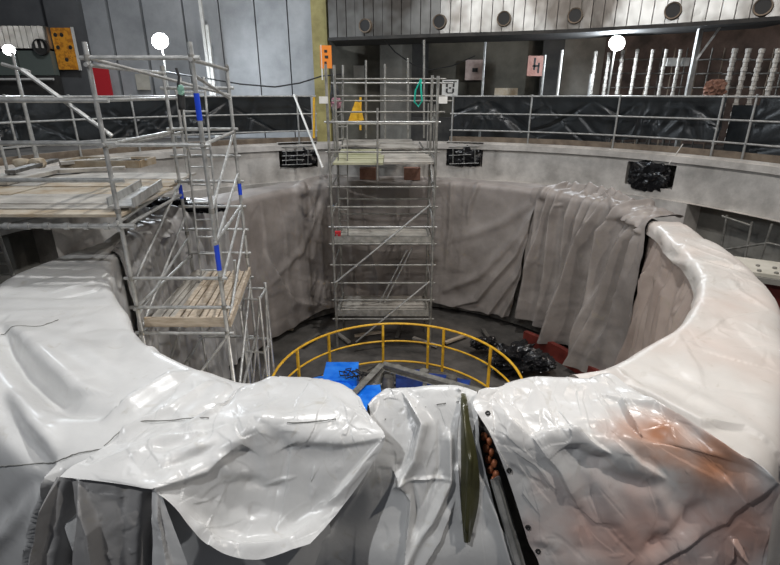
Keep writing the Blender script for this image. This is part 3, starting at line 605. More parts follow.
_, QD, ND = drape('tarpaulin', 'glossy white tarpaulin with painted pink show-through tint at front right, black eyelets down its left edge',
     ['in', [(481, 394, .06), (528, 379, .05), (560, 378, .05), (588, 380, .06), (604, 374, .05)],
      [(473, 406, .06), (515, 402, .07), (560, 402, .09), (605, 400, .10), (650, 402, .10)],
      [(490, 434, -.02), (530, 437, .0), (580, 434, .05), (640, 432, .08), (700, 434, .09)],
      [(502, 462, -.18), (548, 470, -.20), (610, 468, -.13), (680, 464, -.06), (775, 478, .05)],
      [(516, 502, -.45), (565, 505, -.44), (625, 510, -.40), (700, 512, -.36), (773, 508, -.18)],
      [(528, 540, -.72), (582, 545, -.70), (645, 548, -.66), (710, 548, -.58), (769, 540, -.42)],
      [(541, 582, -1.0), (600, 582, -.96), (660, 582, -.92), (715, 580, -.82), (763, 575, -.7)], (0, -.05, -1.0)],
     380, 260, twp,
     creases=[([(625, 412), (662, 438), (705, 458), (770, 478)], 0.10, -0.06, 'r', (.7, .2)), ([(622, 402), (635, 420), (643, 432)], 0.02, 0.06, 't', (1, .3)), ([(612, 398), (655, 406), (705, 436), (773, 474)], 0.07, 0.045, 'b', (.5, .5)),
              ([(775, 480), (725, 518), (680, 548), (650, 565)], 0.07, 0.04, 'a', (1, .5)), ([(712, 500), (680, 530), (640, 556)], 0.06, -0.05), ([(578, 430), (598, 446), (612, 454)], 0.035, 0.032, 'a', (1, 0)), ([(566, 446), (590, 460), (615, 462)], 0.05, -0.05),
              ([(612, 438), (640, 464), (668, 480)], 0.06, 0.04, 'a'), ([(580, 462), (620, 480), (660, 490)], 0.06, -0.035), ([(484, 400), (510, 422), (530, 436)], 0.035, 0.04, 'a', (1, 0)), ([(530, 436), (560, 470), (580, 510)], 0.05, 0.035, 'b'),
              ([(545, 440), (580, 470), (600, 520)], 0.08, -0.03), ([(530, 436), (560, 430), (585, 430)], 0.04, 0.03, 'a'), ([(728, 565), (732, 540), (748, 565)], 0.03, 0.05, 't'), ([(560, 385), (545, 410), (560, 425)], 0.05, 0.03, 'a'), ([(600, 395), (570, 408), (545, 410)], 0.045, 0.03, 'b'), ([(650, 480), (672, 520), (664, 550)], 0.05, 0.025)],
     crumple=(110, 0.014), nzamp=0.022, seed=25)
tpD = bpy.context.scene.objects[[x_.name for x_ in COL.objects if x_.get('label', '').startswith('glossy white tarpaulin')][0]]
uvD = project(QD)
for i, (x, y) in enumerate([(486, 413), (507, 470), (516, 527), (536, 551)]):
    x = max(x, [484, 506, 526, 536][i]); k = int(np.argmin(((uvD - np.array([x + 2, y]))**2).sum(-1))); p = Vector(QD.reshape(-1, 3)[k]); nrm = Vector(ND.reshape(-1, 3)[k])
    mb = MB(); lathe(mb, (0, 0, 0), [(0.006, 0.002), (0.010, 0.007), (0.016, 0.007), (0.019, -0.004)], 20)
    o = mb.build('eyelet', ink, None, smooth=True); o.parent = tpD; o.location = p + nrm * 0.004; o.rotation_euler = nrm.to_track_quat('Z', 'Y').to_euler()
# 6 inner curtains
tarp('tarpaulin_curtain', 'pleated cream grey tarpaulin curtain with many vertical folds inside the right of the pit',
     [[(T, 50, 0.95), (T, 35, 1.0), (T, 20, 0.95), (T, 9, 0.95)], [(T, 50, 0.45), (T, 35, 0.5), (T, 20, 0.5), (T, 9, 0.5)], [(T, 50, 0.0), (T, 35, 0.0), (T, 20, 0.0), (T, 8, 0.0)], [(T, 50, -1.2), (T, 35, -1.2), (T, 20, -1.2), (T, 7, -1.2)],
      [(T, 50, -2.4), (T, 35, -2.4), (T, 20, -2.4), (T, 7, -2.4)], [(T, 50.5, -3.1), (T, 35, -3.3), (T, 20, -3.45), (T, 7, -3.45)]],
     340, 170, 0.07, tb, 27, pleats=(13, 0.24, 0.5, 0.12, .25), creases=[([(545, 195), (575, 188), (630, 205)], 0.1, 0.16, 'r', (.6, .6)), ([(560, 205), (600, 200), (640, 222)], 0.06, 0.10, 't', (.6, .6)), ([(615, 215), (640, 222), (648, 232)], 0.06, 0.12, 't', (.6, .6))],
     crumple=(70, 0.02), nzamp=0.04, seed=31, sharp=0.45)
tarp('tarpaulin_curtain', 'shade-darkened grey tarpaulin curtain swept into diagonal swags, between the tower and the pleated curtain',
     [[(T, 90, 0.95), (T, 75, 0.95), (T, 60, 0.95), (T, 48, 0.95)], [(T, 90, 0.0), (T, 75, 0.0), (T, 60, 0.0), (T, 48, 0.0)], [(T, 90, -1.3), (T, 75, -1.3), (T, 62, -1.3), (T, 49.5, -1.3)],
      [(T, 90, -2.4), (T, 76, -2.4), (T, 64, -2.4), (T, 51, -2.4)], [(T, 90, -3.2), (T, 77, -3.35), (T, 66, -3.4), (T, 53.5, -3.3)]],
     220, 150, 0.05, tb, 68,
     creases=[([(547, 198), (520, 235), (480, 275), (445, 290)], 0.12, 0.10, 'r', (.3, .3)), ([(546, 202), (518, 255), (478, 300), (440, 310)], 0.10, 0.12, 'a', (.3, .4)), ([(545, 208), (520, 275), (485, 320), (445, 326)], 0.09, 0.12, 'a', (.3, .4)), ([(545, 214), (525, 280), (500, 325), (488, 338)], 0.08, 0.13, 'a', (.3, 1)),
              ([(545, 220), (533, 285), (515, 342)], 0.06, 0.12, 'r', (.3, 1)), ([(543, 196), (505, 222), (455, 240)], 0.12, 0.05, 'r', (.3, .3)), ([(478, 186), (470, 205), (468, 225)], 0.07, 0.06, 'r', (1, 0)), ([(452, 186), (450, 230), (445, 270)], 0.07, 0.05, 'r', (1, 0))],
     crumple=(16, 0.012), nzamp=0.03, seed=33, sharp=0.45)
tarp('tarpaulin_curtain', 'shade-darkened grey tarpaulin curtain hanging behind the central scaffold tower',
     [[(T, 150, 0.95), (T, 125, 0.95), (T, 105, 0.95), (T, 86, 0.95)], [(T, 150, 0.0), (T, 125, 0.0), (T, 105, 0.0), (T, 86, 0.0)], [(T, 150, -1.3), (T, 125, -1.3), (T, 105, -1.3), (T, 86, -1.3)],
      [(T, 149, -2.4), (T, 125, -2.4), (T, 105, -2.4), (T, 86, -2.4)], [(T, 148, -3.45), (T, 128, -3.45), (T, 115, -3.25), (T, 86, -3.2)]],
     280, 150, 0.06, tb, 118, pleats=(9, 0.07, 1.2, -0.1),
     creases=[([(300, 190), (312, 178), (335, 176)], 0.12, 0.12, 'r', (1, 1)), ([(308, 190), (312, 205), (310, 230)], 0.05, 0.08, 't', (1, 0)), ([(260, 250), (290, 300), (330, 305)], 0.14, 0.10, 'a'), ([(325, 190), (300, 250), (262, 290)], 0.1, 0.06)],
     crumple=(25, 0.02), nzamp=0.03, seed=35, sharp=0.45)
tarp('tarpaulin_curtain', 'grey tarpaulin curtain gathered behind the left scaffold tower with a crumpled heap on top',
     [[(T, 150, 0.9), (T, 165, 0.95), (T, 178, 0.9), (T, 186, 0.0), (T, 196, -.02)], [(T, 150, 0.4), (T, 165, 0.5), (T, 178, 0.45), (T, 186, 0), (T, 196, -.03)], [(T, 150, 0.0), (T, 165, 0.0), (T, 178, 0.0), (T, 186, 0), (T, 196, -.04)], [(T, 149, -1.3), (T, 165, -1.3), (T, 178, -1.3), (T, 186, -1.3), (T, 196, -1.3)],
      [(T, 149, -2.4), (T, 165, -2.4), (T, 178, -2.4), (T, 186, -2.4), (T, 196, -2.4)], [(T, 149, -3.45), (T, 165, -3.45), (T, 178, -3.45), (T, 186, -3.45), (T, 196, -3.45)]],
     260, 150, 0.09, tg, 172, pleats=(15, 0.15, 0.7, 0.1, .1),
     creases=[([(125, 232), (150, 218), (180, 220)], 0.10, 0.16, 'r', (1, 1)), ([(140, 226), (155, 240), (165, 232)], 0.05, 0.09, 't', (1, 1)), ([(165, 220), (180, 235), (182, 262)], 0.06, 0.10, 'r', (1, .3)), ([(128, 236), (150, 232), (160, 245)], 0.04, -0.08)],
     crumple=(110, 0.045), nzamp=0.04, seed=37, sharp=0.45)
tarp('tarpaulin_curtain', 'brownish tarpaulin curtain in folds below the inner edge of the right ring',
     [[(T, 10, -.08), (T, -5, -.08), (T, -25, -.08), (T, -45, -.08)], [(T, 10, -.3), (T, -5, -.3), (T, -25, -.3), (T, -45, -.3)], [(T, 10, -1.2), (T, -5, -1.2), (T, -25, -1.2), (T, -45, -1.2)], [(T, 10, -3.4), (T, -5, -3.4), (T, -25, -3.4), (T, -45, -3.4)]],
     200, 120, -0.07, MATS['shade_darkened_brown'], -18, pleats=(16, .14, .8, .1), crumple=(40, .02), nzamp=.03, seed=41, sharp=0.45)
lamp('pit_work_lamp', 'POINT', (0.30, 4.75, -2.75), 120, (1.0, 0.95, 0.88), None, .07)
q = Vector((0.30, 4.75, -2.9)); wl = thing('work_lamp', 'small work lamp standing on the pit machinery behind the front tarpaulins', 'lamp', q)
mb = MB(); lathe(mb, tuple(q), [(0, -.70), (.16, -.70), (.03, -.6), (.03, -.02), (.09, 0), (.10, .06), (0, .06)], 14); mb.build('body', steel, wl, smooth=True)
# ---------------------------------------------------------------- left scaffold tower
FZ = -3.62
L1 = (-3.19, 5.70); L2 = (-2.09, 5.70); L3 = (-2.38, 7.83); L4 = (-3.32, 7.83)
def P3(xy, z): return (xy[0], xy[1], z)
def coupler(mb, p, r=0.034, h=0.06): lathe(mb, (p[0], p[1], p[2] - h / 2), [(0, 0), (r, 0), (r, h), (0, h)], 10)
t = thing('scaffold_tower', 'tall narrow tube scaffold tower with a timber deck standing inside the left of the pit', 'scaffold', (-2.7, 6.7, FZ))
for p, top in ((L1, 2.62), (L2, 2.62), (L3, 2.52), (L4, 2.45)): 
    so_ = tube('standard', P3(p, FZ), P3(p, top), 0.027, galv, t); box('base_plate', P3(p, FZ + 0.01), (0.16, 0.16, 0.02), galvd, so_)
lv = {(0, 1): (2.47, 1.58, -0.01, -0.40, -0.76, -1.6, -2.6), (1, 2): (2.45, 1.58, 0.45, -0.78, -1.9), (2, 3): (2.2, 1.62, 1.22, 0.83, 0.43, 0.05, -0.35, -0.78, -1.9), (3, 0): (2.4, 1.58, 0.62, -0.40, -0.78, -1.9)}
LG = [L1, L2, L3, L4]
for (a, b), zs in lv.items():
    for z in zs:
        pa, pb = Vector(P3(LG[a], z)), Vector(P3(LG[b], z)); d = (pb - pa).normalized() * 0.07
        if (a, b) == (0, 1): d = d * 1.2
        tube('ledger', pa - d, pb + d, 0.023, galv, t)
cm = MB()
for p in LG:
    for z in (2.47, 1.58, 0.83, -0.01, -0.40, -0.76, -1.9): coupler(cm, P3(p, z))
cm.build('coupler', galvd, t, smooth=True, kind='stuff')
def brace(a, za, b, zb, par=t, r=0.02, m=galv): tube('brace', P3(a, za), P3(b, zb), r, m, par)
brace(L2, 0.83, L3, 1.58); brace(L2, 0.43, L3, 0.95); brace(L2, -0.1, L3, 0.43); brace(L2, -0.76, L3, 0.05); brace(L2, -1.9, L3, -0.9); brace(L2, 2.3, L3, 2.05)
brace(L1, -0.7, L4, 0.25); brace(L1, -0.1, L4, 0.8); brace(L1, -0.5, L4, -0.1); brace(L1, -2.2, L2, -0.8); brace(L4, -1.9, L3, -0.8); brace(L1, -1.9, L4, -0.78); brace(L1, 2.47, L3, 2.1)
for z, m_ in ((1.98, bluetape), ): MB().tube([P3(L2, z - 0.14), P3(L2, z + 0.14)], 0.031, 10).build('blue_tape_band', m_, t, smooth=True)
MB().tube([P3(L2, 0.10), P3(L2, 0.42)], 0.031, 10).build('blue_tape_band', bluetape, t, smooth=True)
MB().tube([P3(L3, 0.62), P3(L3, 0.84)], 0.031, 10).build('blue_tape_band', bluetape, t, smooth=True)
MB().tube([P3(L4, 0.56), P3(L4, 0.78)], 0.031, 10).build('blue_tape_band', bluetape, t, smooth=True)
# timber deck: planks front to back
n = 13
for i in range(n):
    f = (i + 0.5) / n
    a = np.array(P3(L1, -0.69)) * (1 - f) + np.array(P3(L2, -0.69)) * f; b = np.array(P3(L4, -0.69)) * (1 - f) + np.array(P3(L3, -0.69)) * f
    wd = 1.10 / n * 0.78; dz = 0.012 * ((i * 5) % 3)
    MB().bar(a + [0, 0.05, dz], b + [0, 0.06 - 0.04 * (i % 3), dz], wd, 0.035).build('plank', woodg if i < 4 else wood, t)
MB().bar((-3.15, 5.74, -0.62), (-2.12, 5.74, -0.62), 0.03, 0.13).build('toe_board', wood, t)
MB().bar((-2.06, 5.74, -0.64), (-2.35, 7.8, -0.64), 0.03, 0.11).build('toe_board', wood, t)
# ladder at the back of the tower
la = thing('ladder', 'steel ladder standing inside the back of the left scaffold tower', 'ladder', (-2.85, 7.6, -0.67))
a0, a1 = Vector((-2.98, 7.30, -0.66)), Vector((-3.02, 7.68, 2.35)); off = Vector((0.34, 0, 0))
tube('stile', a0, a1, 0.018, galv, la); tube('stile', a0 + off, a1 + off, 0.018, galv, la)
for i in range(11): f = (i + 0.7) / 11.5; p = a0.lerp(a1, f); tube('rung', p, p + off, 0.013, galv, la)
# small side tower to the right below the deck
t2 = thing('low_scaffold', 'low tube scaffold frame standing on the pit floor right of the timber deck', 'scaffold', (-2.0, 7.6, FZ))
S = [(-2.42, 7.3), (-2.10, 7.75), (-2.50, 7.75), (-2.08, 7.25)]
for p, z1 in zip(S, (-0.3, -0.85, -0.85, -0.9)): tube('standard', P3(p, FZ), P3(p, z1), 0.024, galv, t2)
for a, b in ((0, 2), (2, 1), (1, 3), (3, 0)):
    for z in (-0.95, -1.9, -2.9): tube('ledger', P3(S[a], z), P3(S[b], z), 0.02, galv, t2)
brace(S[0], -2.9, S[2], -1.0, t2); brace(S[3], -2.9, S[1], -0.95, t2); brace(S[3], -1.0, S[0], -2.9, t2); brace(S[2], -3.4, S[1], -1.9, t2)
# gloves and rope hanging on the tower top
hk = thing('hanging_hoist', 'dark chain hoist hanging from the top rail of the left scaffold tower', 'hoist', Py(182, 100, 6.6))
p0 = Vector(Py(176, 68, 6.6)); p1 = Vector(Py(181, 96, 6.6)); p2 = Vector(Py(182, 108, 6.6))
MB().tube([p0, p0.lerp(p1, .3) + Vector((.02, 0, 0)), p0.lerp(p1, .7) - Vector((.02, 0, 0)), p1], 0.016).build('strap', ink, hk, smooth=True)
MB().tube([p1 + Vector((0, 0, .02)), p1, p2, p2 - Vector((0, 0, .02))], 0.045, 12).build('body', ink, hk, smooth=True)
MB().tube([p2, p2 + Vector((0, 0, -0.35)), p2 + Vector((.02, 0, -0.6))], 0.01).build('chain', galvd, hk, smooth=True)
q = Py(181, 90, 6.55); tag(crumpled('cloth_glove', q, (0.09, 0.05, 0.13), mat('pale_green_cloth', (0.25, 0.45, 0.36), 0.8), 4, n=3), 'pale green cloth hanging beside the dark hoist on the left tower', 'cloth')
# ---------------------------------------------------------------- left scaffold platform
pl = thing('scaffold_platform', 'wide tube scaffold platform decked with weathered boards at the upper left', 'scaffold', (-5.5, 7.2, 0.7))
ZP = 0.76
rows = [(5.76, 6.02, wood), (6.04, 6.28, woodg), (6.30, 6.95, woodg), (6.97, 7.62, woodo), (7.64, 8.3, woodg), (8.32, 9.0, woodg)]
for i, (y0, y1, m_) in enumerate(rows):
    for k in range(3):
        x1 = -3.2 - 0.22 * (y0 - 5.7) * 0.5 - 2.05 * k; x0 = x1 - 2.02
        MB().box(((x0 + x1) / 2, (y0 + y1) / 2, ZP + 0.01 * ((i + k) % 3)), (2.02, y1 - y0, 0.035), 0.006 * ((i * 3 + k) % 3 - 1)).build('board', m_ if (i + k) % 4 else woodo, pl)
for z, y in ((2.05, 5.7), (1.60, 5.7), (1.19, 5.7)): tube('guard_rail', (-9.5, y, z), (-3.05, y, z), 0.027, galv, pl)
tube('front_ledger', (-9.5, 5.66, 0.66), (-3.0, 5.66, 0.66), 0.03, galv, pl); cm = MB()
for i in range(14): cm.tube([(-3.3 - i * 0.235, 5.66, 0.66), (-3.36 - i * 0.235, 5.66, 0.66)], 0.042, 10)
cm.build('coupler', galv, pl, smooth=True, kind='stuff')
tube('ledger', (-3.2, 5.6, 0.70), (-3.7, 9.0, 0.70), 0.027, galv, pl); tube('ledger', (-9.5, 8.9, 0.70), (-3.6, 8.9, 0.70), 0.027, galv, pl); tube('ledger', (-5.6, 5.6, 0.70), (-5.6, 9.0, 0.70), 0.027, galv, pl)
tube('brace', Py(22, 70, 5.75), Py(112, 136, 5.75), 0.026, galv, pl); tube('brace', Py(2, 64, 6.4), Py(30, 72, 6.4), 0.02, galv, pl)
tube('guard_rail', (-3.19, 5.7, 2.05), (-3.6, 8.9, 2.05), 0.022, galv, pl); tube('guard_rail', (-3.19, 5.7, 1.55), (-3.6, 8.9, 1.5), 0.022, galv, pl)
for x in (-3.6, -6.8): tube('standard', (x, 8.9, 0.6), (x, 8.9, 2.5 if x < -5 else 2.2), 0.026, galv, pl)
q0, q1 = Py(12, 52, 8.8), Py(36, 158, 8.8); tube('standard', q1, q0, 0.026, galv, pl)
for x in (-5.0, -8.2): tube('standard', (x, 6.0, -3.6), (x, 6.0, 0.74), 0.027, galv, pl) if x < -6.5 else None
# bright ladder left of ring, on the floor outside
lw = thing('white_ladder', 'short white ladder leaning below the left platform at the far left edge', 'ladder', (-7.2, 8.3, -3.6))
a = Py(-1, 236, 8.6); b = Py(13, 275, 8.4); dv = (b - a); a = a - dv * .3; b2 = b + dv * 1.0
tube('stile', a, b2, 0.03, white, lw); tube('stile', a + [-.32, 0, 0], b2 + [-.32, 0, 0], 0.03, white, lw)
for i in range(8): p = a + (b2 - a) * (i + .5) / 8; tube('rung', p, p + [-.32, 0, 0], 0.018, white, lw)
# things on the platform and the ledge behind
gp = thing('metal_gutter', 'open grey steel channel lying on the platform edge beside the tower', 'channel', (-3.3, 6.9, 0.8))
a, b = Py(121, 207, 5.9), Py(152, 187, 7.3); MB().bar(a, b, 0.30, 0.02).build('web', galv, gp); MB().bar(np.array(a) + [-.15, 0, .05], np.array(b) + [-.15, 0, .05], 0.015, 0.12).build('flange', galv, gp); MB().bar(np.array(a) + [.15, 0, .05], np.array(b) + [.15, 0, .05], 0.015, 0.12).build('flange', galv, gp)
for i, (x, y, m_, sz, lb) in enumerate(((22, 163, woodo, (0.35, .25, .2), 'small ochre timber block at the foot of the far left handrail post'), (38, 163, woodo, (.3, .25, .22), 'ochre timber block, the right one of the two by the handrail foot'))):
    q = Pz(x, y, 0.86); tag(crumpled('timber_block', q, sz, m_, i + 3.3, n=3, rough=.15), lb, 'block')
for i, (x0, y0, x1, y1, lb) in enumerate(((2, 183, 60, 170, 'long grey board lying across the back of the left platform'), (10, 172, 55, 160, 'shorter grey beam lying beyond the long board on the left platform'), (60, 171, 125, 168, 'straight timber beam lying behind the left platform'), (60, 163, 130, 158, 'thin plank lying near the handrail behind the left platform'))):
    a, b = Pz(x0, y0, 0.84), Pz(x1, y1, 0.84); tag(MB().bar(a, b, 0.16, 0.06).build('loose_beam', woodg if i != 1 else steel), lb, 'beam')
q = Pz(110, 166, 0.72); db = thing('debris_crate', 'low dark tray of scrap lying on the ledge behind the left platform', 'tray', q)
box('tray_base', tuple(q + [0, 0, 0.02]), (1.6, 0.7, 0.03), dark, db)
for dx, dy, sx, sy in ((0, .35, 1.6, .04), (0, -.35, 1.6, .04), (.8, 0, .04, .7), (-.8, 0, .04, .7)): box('side', tuple(q + [dx, dy, .08]), (sx, sy, .14), woodo, db)
for k in range(7): p = q + [-.6 + .2 * k, .1 * math.sin(k * 2), .1]; MB().bar(p + [-.15, .1 * math.cos(k), 0], p + [.25, -.1, .05], .05, .03).build('scrap', [galv, white, steel][k % 3], db)
arcband(7.2, 8.62, 0.40, 0.60, 150, 176, 20).build('floor_ledge', conc, kind='structure')
# black polythene on the stator behind the tower
for x, y, s, lb in ((170, 205, (1.0, 0.6, 0.28), 'shiny black polythene bundle on the ring behind the left tower'), (203, 208, (1.0, .4, .16), 'flat black polythene trailing right of the black bundle')):
    tag(crumpled('polythene_bundle', Pz(x, y, 0.14), s, blackbag, x, -0.2, n=5, rough=.6), lb, 'polythene')
# ---------------------------------------------------------------- central scaffold tower
ct = thing('scaffold_tower', 'wide four level scaffold tower with decks standing at the back of the pit', 'scaffold', (-.15, 10.8, FZ))
YF, YK = 10.4, 11.5; XL, XR = Py(333, 240, YF)[0], Py(433, 240, YF)[0]; XL2, XR2 = XL + 0.05, XR - 0.03
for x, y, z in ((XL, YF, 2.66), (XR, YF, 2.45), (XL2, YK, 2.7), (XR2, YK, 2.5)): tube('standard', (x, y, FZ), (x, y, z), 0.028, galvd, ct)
def zf(v, Y=YF): return Py(385, v, Y)[2]
for v in (79, 122, 152, 187, 207, 227, 244, 265, 283, 300, 319):
    if v == 79: continue
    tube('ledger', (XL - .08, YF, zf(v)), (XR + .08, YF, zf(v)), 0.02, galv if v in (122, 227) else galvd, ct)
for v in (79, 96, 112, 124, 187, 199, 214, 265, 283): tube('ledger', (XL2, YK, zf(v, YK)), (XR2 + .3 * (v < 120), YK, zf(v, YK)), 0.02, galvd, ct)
for x in (XL, XR):
    for v in (124, 160, 187, 215, 240, 265, 290, 316): tube('transom', (x, YF, zf(v)), (x, YK, zf(v) + .02), 0.02, galvd, ct)
for (x0, v0, x1, v1) in ((430, 205, 335, 283), (430, 281, 356, 342)): tube('brace', Py(x0, v0, YF - .06), Py(x1, v1, YF - .06), 0.022, galv, ct)
for (x0, v0, x1, v1) in ((412, 248, 385, 302), (407, 250, 380, 302)): tube('brace', Py(x0, v0, YF + .3), Py(x1, v1, YF + .5), 0.018, galv, ct)
for (v0, v1) in ((163, 205), (205, 228), (275, 285)): tube('brace', (XR, YF, zf(v1)), (XR2, YK, zf(v0) - .1), 0.018, galv, ct)
cm = MB()
for x in (XL, XR):
    for v in (122, 152, 187, 207, 227, 244, 265, 283, 300, 319): coupler(cm, (x, YF, zf(v)), .036)
cm.build('coupler', galvd, ct, smooth=True, kind='stuff')
for (x, vt) in ((343, 65), (366, 60), (385, 64), (408, 58), (424, 40)):
    tube('guard_post', Py(x, 138, YK + .6), Py(x, vt, YK + .6), 0.022, galvd, ct)
tube('guard_post', Py(377.5, 180, YF), Py(377.5, 108, YF), 0.02, galvd, ct)
for z, y in ((2.36, 0), (1.98, 0)): tube('guard_rail', (XL - .1, YK + .6, z), (XR + .5, YK + .6, z), .018, galv if z > 2 else galvd, ct)
# decks
for zd, m_, cnt, y1 in ((zf(243), woodg, 4, YK), (zf(316), woodg, 4, YK)):
    for i in range(cnt):
        y0 = YF + .06 + (y1 - YF - .08) * i / cnt; wdt = (y1 - YF - .08) / cnt - .02
        box('deck_board', ((XL + XR) / 2, y0 + wdt / 2, zd + .04 + .008 * (i % 2)), (XR - XL - .06, wdt, .04), m_, ct)
    box('toe_board', ((XL + XR) / 2, YF + .04, zd + .06), (XR - XL - .02, .03, .15), galvd, ct)
    for sx in (XL + .08, XR - .08): box('end_board', (sx, (YF + YK) / 2, zd + .11), (.03, YK - YF - .1, .13), galvd, ct)
# top bridging platform from tower to kerb
bp_ = thing('bridge_platform', 'pale green and grey board platform bridging from the central tower to the walkway', 'platform', (-.1, 13, .7))
zb0 = 0.76
for i in range(8):
    y0 = YF + .1 + i * .72
    for k in range(2):
        if (i + k) % 5 == 4: continue
        x0 = XL + .05 + (XR - XL - .05) * k / 2 - (.04 * i); w_ = (XR - XL) / 2 - .04
        box('board', (x0 + w_ / 2 + .04 * ((i * 3) % 2), y0 + .34, zb0 + .012 * ((i + k) % 3)), (w_, .68, .04), mat('lime_stained_board', (.30, .30, .17), .7, 0, (.42, .41, .28), 2) if (i == 0 and k == 0) else (MATS['lime_stained_board'] if k == 0 and i < 4 else woodg), bp_)
for x in (XL, XR): tube('ledger', (x, YF, zb0 - .06), (x, 16.2, zb0 - .06), .03, galvd, bp_)
for x in (341, 348): pass
tube('guard_rail', (XL, YF, zf(124)), (XL - .3, 16, 1.55), .02, galvd, bp_); tube('guard_rail', (XR, YF, zf(124)), (XR + .3, 16, 1.55), .02, galvd, bp_)
for y in (12.2, 14.2): tube('guard_post', (XL - .08, y, .7), (XL - .08, y, 1.9), .02, galvd, bp_); tube('guard_post', (XR + .1, y, .7), (XR + .1, y, 1.9), .02, galvd, bp_)
q = Py(345, 236, 10.8); tag(MB().box(Py(338, 236, YF + .12) + np.array([0, 0, .03]), (.12, .08, .16)).build('red_tag', redb), 'small red tag box on the left end of the middle deck', 'tag')
cu = thing('ladder', 'narrow steel ladder fixed up the left leg of the central tower', 'ladder', (XL + .12, YF + .35, -.9))
a0, a1 = Vector((XL + .1, YF + .35, -.9)), Vector((XL + .14, YF + .55, 1.6)); off = Vector((.2, 0, 0))
tube('stile', a0, a1, .014, galvd, cu); tube('stile', a0 + off, a1 + off, .014, galvd, cu)
for i in range(10): p = a0.lerp(a1, (i + .5) / 10); tube('rung', p, p + off, .011, galvd, cu)
# red brown timber pieces behind tower at ring top
for x, lb in ((368, 'left of the two red brown blocks behind the tower'), (412, 'right of the two red brown blocks behind the tower')):
    q = Pz(x, 181, .02); tag(box('timber_block', tuple(q + [0, .1, .18]), (.42, .3, .3), mat('red_brown_wood', (.16, .075, .05), .8, 0, (.26, .14, .10), 5) if 'red_brown_wood' not in MATS else MATS['red_brown_wood']), lb, 'block')
# rope, tags, signs around the tower
rp = MB(); a = np.array(Py(421, 79, YF - .1)); rp.tube([a, a + [-.10, 0, -.2], a + [-.12, 0, -.42], a + [-.04, 0, -.50], a + [.03, 0, -.40], a + [.0, 0, -.15], a], .018)
tag(rp.build('green_rope', green, smooth=True), 'coil of green rope hung on the top right of the central tower', 'rope')
for x, y, lb in ((323.5, 100, 'white tag plate on the left leg of the central tower'), (443, 100, 'white tag plate on the right leg of the central tower')):
    tag(box('tag_plate', Py(x, y, YF - .08), (.17, .02, .13), white), lb, 'tag')
def sign(label, x, y, Y, sx, sz, m_, marks=()):
    q = Py(x, y, Y); s = thing('sign_board', label, 'sign', (q[0], q[1], q[2] - sz / 2)); box('panel', q, (sx, .03, sz), m_, s)
    for k, (mx, mz, mw, mh) in enumerate(marks): box('mark', (q[0] + mx * sx, q[1] - .022, q[2] + mz * sz), (mw * sx, .01, mh * sz), ink, s)
    return s
sign('small white notice board with a black circular emblem right of the central tower', 450, 88, 17.3, .52, .50, white, ((0, .38, .8, .06), (-.2, .2, .12, .3), (-.2, -.15, .12, .25), (.22, .2, .1, .3), (.2, -.15, .12, .25), (0, .28, .3, .06), (0, -.3, .4, .06), (0, 0, .12, .1)))
sign('faded pink square board with a dark spot on the recess wall', 474, 70, 19.0, .62, .66, mat('faded_pink_board', (.42, .31, .28), .7, 0, (.55, .44, .40), 6), ((0.05, 0, .3, .2),))
sign('faded red warning board with a black diagonal figure on a post', 536, 66, 17.4, .55, .60, pink, ((-.1, .1, .1, .6), (.15, -.1, .1, .5), (0, 0, .4, .1)))
sign('low yellowish box on the walkway under the dark recess', 506, 93, 17.2, .75, .30, woodo)
sign('pale faded notice hung on the recess wall above the central tower', 359, 72, 19.0, .38, .42, wallc)
so = sign('orange tag sign with black dots hanging at the yellow column', 326, 57, 16.0, .34, .62, orange2, ((0, .25, .25, .12), (.05, 0, .3, .12), (-.05, -.25, .2, .1)))
q = Py(321.5, 58, 16.0); tube('support_rod', (q[0], q[1], q[2] - .6), (q[0], q[1], q[2] + .35), .02, white, so)
# yellow safety pieces
for x, y0, y1, wpx, lb in ((314, 97, 138, 4, 'yellow upright safety post at the left end of the tower gangway'), (360.5, 96, 130, 4, 'yellow safety gate post, the left of the pair on the gangway'), (366, 96, 130, 3, 'yellow safety gate post, the right of the pair on the gangway')):
    a, b = Py(x, y1, 13.4), Py(x, y0, 13.4); o = MB().bar(a, b, wpx * .026, .05).build('safety_post', yellow); tag(o, lb, 'post', 'yellow posts on the gangway')
vs = thing('yellow_vest', 'yellow safety vest hanging on the gangway gate', 'vest', Py(356, 112, 13.3)); q = Py(356, 112, 13.3)
MB().add([q + [-.22, 0, -.25], q + [.2, 0, -.2], q + [.1, 0, .2], q + [0, 0, .3], q + [-.22, .08, -.25], q + [.2, .08, -.2], q + [.1, .08, .2], q + [0, .08, .3]], [(0, 1, 2, 3), (4, 7, 6, 5), (0, 4, 5, 1), (1, 5, 6, 2), (2, 6, 7, 3), (3, 7, 4, 0)]).build('body', yellow, vs)
q = Py(335, 100, 13); tag(crumpled('hanging_jacket', q, (.25, .2, .9), ink, 8, n=3), 'dark jacket hanging on the left leg of the central tower', 'jacket')
q = Py(336, 103, 12.8); tag(crumpled('pink_cloth', q, (.28, .2, .28), mat('pink_cloth', (.35, .16, .20), .8), 9, n=3), 'dusty pink cloth ball hanging on the left leg of the central tower', 'cloth')
# leaning pale pole and cables at the left of the tower
tag(tube('leaning_pole', Py(294, 95, 15.5), Py(323, 168, 12.6), .03, white, None), 'pale pole leaning from the black sheeting down to the tower gangway', 'pole')
pts = [Py(x, y, 16.6) for x, y in ((166, 72), (205, 78), (240, 84), (275, 87), (300, 83), (322, 76), (345, 74))]; tag(MB().tube(pts, .022).build('slack_cable', ink, smooth=True), 'black cable sagging across the grey wall to the yellow column', 'cable')
pts = [Py(x, y, 17.2) for x, y in ((383, 38), (395, 52), (412, 64), (430, 70), (452, 66), (475, 56))]; tag(MB().tube(pts, .018).build('slack_cable', ink, smooth=True), 'thin black cable looping below the silver duct', 'cable')
